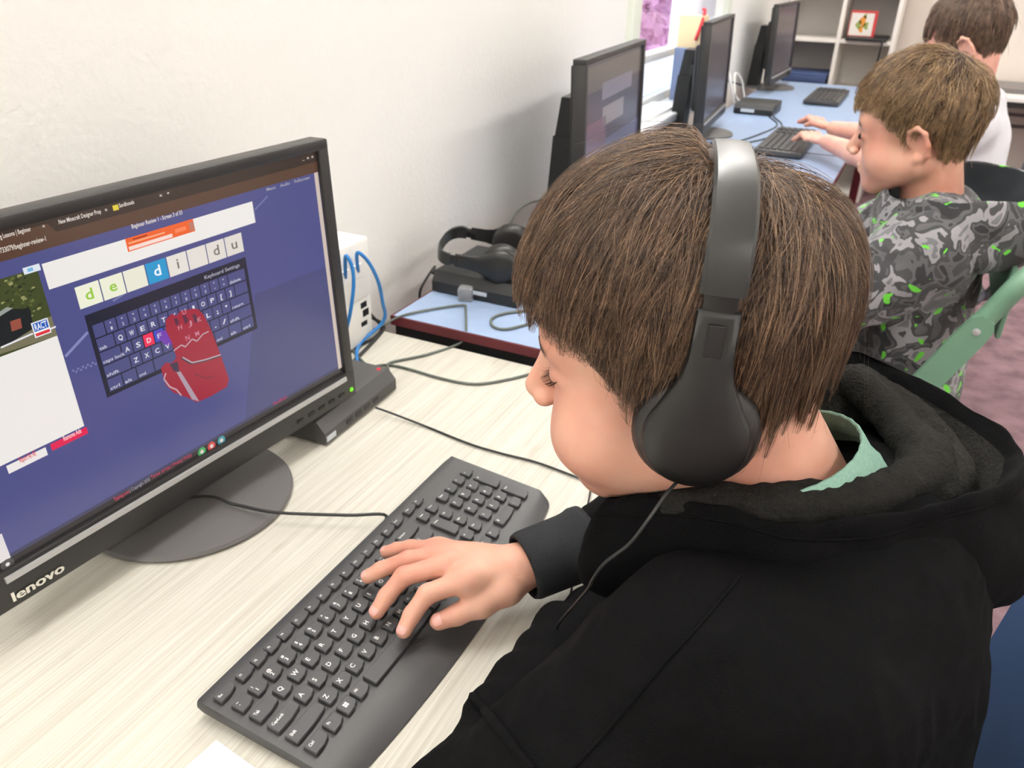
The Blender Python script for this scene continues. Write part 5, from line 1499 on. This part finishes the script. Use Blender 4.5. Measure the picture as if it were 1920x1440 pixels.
for x in (-1, 1):
    b = MB(); b.lathe([(.0001, .0052), (.003, .0045), (.0048, .002), (.0052, 0), (.003, -.002)], 14)
    cc_ = H2.w((x * .032, .0862, -.003)); b.xf(lambda p: H2.R @ (np.array([p[0] * 2.3, p[2] * .6, p[1] * .9])) + cc_ - B2); b.build('eye', M_lash, boy2, smooth=True)
g = SDF((.93, -.72, .42), (1.48, -.10, 1.02), .0050)
g.ell((1.205, -.385, .78), (.155, .095, .19), k=.04); g.ell((1.205, -.395, .60), (.155, .105, .2), k=.05); g.cap((1.085, -.385, .905), (1.325, -.385, .905), .068, .068, .04)
eL = np.array([1.03, -.24, .79]); g.chain([(1.075, -.38, .895), eL, (1.22, -.06, .79)], (.075, .058, .045), .03)
eR = np.array([1.39, -.22, .79]); g.chain([(1.335, -.38, .895), eR, (1.34, -.06, .79)], (.072, .056, .044), .03)
V, F = g.mesh(); V = relax(V, F, 2); N = vnormals(V, F)
V = V + N * (vnoise(V * np.array([1, 1, .6]), 15, 21, 2) * .009 - np.abs(vnoise(V, 26, 6, 2)) * .006)[:, None]
qmesh('hoodie', V - B2, F, M_camo, boy2)
# hood lying on his back: same construction as a rolled bowl
def hood_from(center, rx, ry, tilt_, lift, seed, m_out, m_in, parent, base, front_drop=.0):
    na_, V_ = 72, []
    prof = [(.45, -.060), (.70, -.050), (.86, -.030), (.95, -.008), (1.0, .003), (1.05, -.001), (1.10, -.020), (1.13, -.045), (1.10, -.072), (.98, -.092), (.8, -.10)]
    prof = catmull([np.array(p) for p in prof], 4); nc_ = len(prof)
    for i in range(na_):
        a_ = 2 * math.pi * i / na_
        for (s_, z_) in prof:
            q = np.array([rx * s_ * math.cos(a_), ry * s_ * math.sin(a_), z_ * lift])
            q[2] += -front_drop * max(0, math.sin(a_))
            V_.append(np.array(center) + rotm(0, tilt_) @ q)
    V_ = np.array(V_)
    F_ = np.array([(i * nc_ + j, ((i + 1) % na_) * nc_ + j, ((i + 1) % na_) * nc_ + j + 1, i * nc_ + j + 1) for i in range(na_) for j in range(nc_ - 1)])
    N_ = vnormals(V_, F_); V_ = V_ + N_ * (vnoise(V_, 20, seed, 2) * .010)[:, None]
    o = qmesh('hood', V_ - base, F_, m_out, parent); o.data.materials.append(m_in)
    o.data.polygons.foreach_set('material_index', np.tile(np.where(np.arange(nc_ - 1) < 15, 1, 0), na_).astype(np.int32))
    return o
hood_from((1.195, -.412, .994), .150, .118, math.radians(3), 1.15, 31, M_camo, M_dkl, boy2, B2, .02)
legs(boy2, B2, 1.205, -.42, .45, M_trs)

# green folding chair of boy 2
M_mint = mat('green_chair_paint', rgb(112, 150, 126), .4, .45)
ch = thing('folding_chair', 'pale green metal folding chair under the boy in camouflage', 'chair', (1.205, -.50, 0), 0)
CH = np.array([1.205, -.50, 0])
def chp(p): return np.array(p) - CH
XL = 1.0
A_y, A_z = -.475, .823; sl = (.427 - .475) / (.719 - .823)          # side rails lean back with height
def rail_y(z): return A_y - (z - A_z) * .46
for s in (-1, 1):
    xx = 1.205 + s * .205
    b = MB(); q = []
    for z_, ww in ((A_z + .014, .010), (A_z + .004, .019), (A_z - .02, .021), (.40, .021), (.02, .018)):
        c_ = np.array([xx, rail_y(z_), z_]); sd = np.array([0, .91, .42])
        for oy, oxx in ((-ww, -.006), (ww, -.006), (ww, .006), (-ww, .006)): q.append(chp(c_ + sd * oy + np.array([oxx, 0, 0])))
    b.add(q, [(i * 4 + j, (i + 1) * 4 + j, (i + 1) * 4 + (j + 1) % 4, i * 4 + (j + 1) % 4) for i in range(4) for j in range(4)] + [(0, 1, 2, 3), (16, 17, 18, 19)])
    b.build('side_rail', M_mint, ch)
    b = MB(); b.lathe([(.006, 0), (.0055, .002), (.001, .003)], 12, (0, 0, 0), 'x'); b.xf(lambda p: chp((xx, rail_y(A_z - .008), A_z - .008)) + np.array([s * (.006 + p[0]), p[1], p[2]])); b.build('rivet', M_silver, ch)
tp = []
for s in (-1, 1):
    xx = 1.205 + s * .205
    seq = [(xx - s * .012, rail_y(A_z - .03), A_z - .03), (xx - s * .012, rail_y(A_z + .03), A_z + .03), (xx - s * .010, rail_y(.895), .895), (xx - s * .035, rail_y(.925) - .012, .925), (xx - s * .085, rail_y(.93) - .016, .935)]
    tp += seq if s < 0 else seq[::-1]
b = MB(); b.tube([chp(p) for p in tp], .0165, 12, smooth=5); b.build('back_tube', M_mint, ch, smooth=True)
b = MB(); b.bbox(-.185, .185, rail_y(.86) - CH[1] - .016, rail_y(.86) - CH[1] - .008, .80, .90, .003); b.build('back_panel', M_mint, ch, auto=40)
b = MB(); b.bbox(-.19, .19, -.07, .28, .425, .447, .008); b.build('seat', M_mint, ch, auto=40)
for s in (-1, 1):
    b = MB(); b.tube([(s * .185, .22, .43), (s * .185, -.20, 0.0)], .011, 8, smooth=0); b.build('leg', M_mint, ch)

# ---------------- boy in the white shirt
M_wh = mat('white_jersey', rgb(226, 226, 232), .9, .2, bump=.2, bscale=500)
H3 = Head((2.36, -.392, 1.122), rotm(math.radians(-14), math.radians(26)), 1.04)
B3 = np.array([2.36, -.5, 0])
boy3 = thing('person', 'boy in a white short-sleeved shirt, typing at the blue table', 'person', B3)
g = SDF((2.05, -.66, .72), (2.92, .16, 1.29), .0036)
H3.add(g, 1.0); g.cap(H3.w((0, -.022, -.045)), (2.36, -.43, .96), .046, .050, .02); g.ell((2.36, -.45, .87), (.12, .07, .1), k=.03)
wL = np.array([2.415, -.075, .812]); tL = pz(1457, 243, .792); tL = wL + (tL - wL) / np.linalg.norm(tL - wL) * .14
hand3(wL, tL, np.array([0, 0, 1.0]), 1)
g.chain([wL, (2.29, -.17, .81), (2.19, -.26, .80), (2.26, -.43, .90)], (.023, .032, .036, .028), .01)
wR = np.array([2.59, -.072, .825]); tR = pz(1478, 214, .83); tR = wR + (tR - wR) / np.linalg.norm(tR - wR) * .14
hand3(wR, tR, np.array([.25, 0, .97]), -1)
g.chain([wR, (2.56, -.17, .825), (2.52, -.27, .815), (2.46, -.43, .90)], (.023, .031, .036, .028), .01)
V, F = g.mesh(); V = relax(V, F, 2); qmesh('body', V - B3, F, M_skin3, boy3)
def zc3(az, P): return zc2(az, P) - .022 * np.clip((np.abs(az) - 1.9) / .4, 0, 1)
P = grow_hair(H3, 700, 14, (.0, -.6, .8), zc3, reg2, 17, .018, .035, .080, 12, .009, mess=1.0)
hair_curves('hair', P - B3, M_hair3, boy3, .0005, .0002)
o = hair_cap(H3, 'hair_base', M_scalp, boy3, None, .006, reg2); o.location = tuple(-B3)
g = SDF((2.08, -.75, .44), (2.64, -.22, 1.04), .006)
g.ell((2.36, -.46, .80), (.15, .11, .2), k=.04); g.ell((2.36, -.47, .62), (.15, .12, .2), k=.05); g.cap((2.25, -.45, .935), (2.47, -.45, .935), .062, .062, .04); g.ell((2.36, -.455, .985), (.075, .065, .03), k=.03)
g.chain([(2.245, -.45, .915), (2.205, -.34, .845)], (.066, .058), .03); g.chain([(2.475, -.45, .915), (2.51, -.34, .845)], (.066, .058), .03)
V, F = g.mesh(); V = relax(V, F, 2); N = vnormals(V, F); V = V + N * (vnoise(V, 14, 41, 2) * .008)[:, None]
qmesh('t_shirt', V - B3, F, M_wh, boy3)
legs(boy3, B3, 2.36, -.48, .45, M_trs)
M_grch = mat('grey_chair_plastic', rgb(70, 74, 84), .5, .4)
sc = thing('swivel_chair', 'dark grey swivel chair under the boy in the white shirt', 'chair', (2.36, -.42, 0))
b = MB(); b.lathe([(.17, .405), (.195, .412), (.2, .43), (.19, .445), (.1, .448)], 28); b.build('seat', M_grch, sc, auto=40)
b = MB(); b.lathe([(.03, .07), (.03, .25), (.02, .26), (.02, .405)], 14); b.build('column', M_steel, sc, auto=40)
for i in range(5):
    a_ = math.radians(90 + 72 * i); b = MB(); b.tube([(0, 0, .09), (.12 * math.cos(a_), .12 * math.sin(a_), .075), (.2 * math.cos(a_), .2 * math.sin(a_), .05)], [.02, .016, .012], 8); b.build('foot_arm', M_steel, sc, smooth=True)
    b = MB(); b.lathe([(.022, -.012), (.026, -.008), (.026, .008), (.022, .012)], 14, (.2 * math.cos(a_), .2 * math.sin(a_), .026), 'x'); b.build('castor', M_cable, sc, auto=40)
b = MB(); b.tube([(0, -.12, .41), (0, -.20, .42), (0, -.225, .50), (0, -.215, .64)], .016, 8, smooth=4); b.build('back_post', M_steel, sc, smooth=True)
b = MB(); b.bbox(-.17, .17, -.235, -.205, .58, .80, .012); b.build('backrest', M_grch, sc, auto=40)
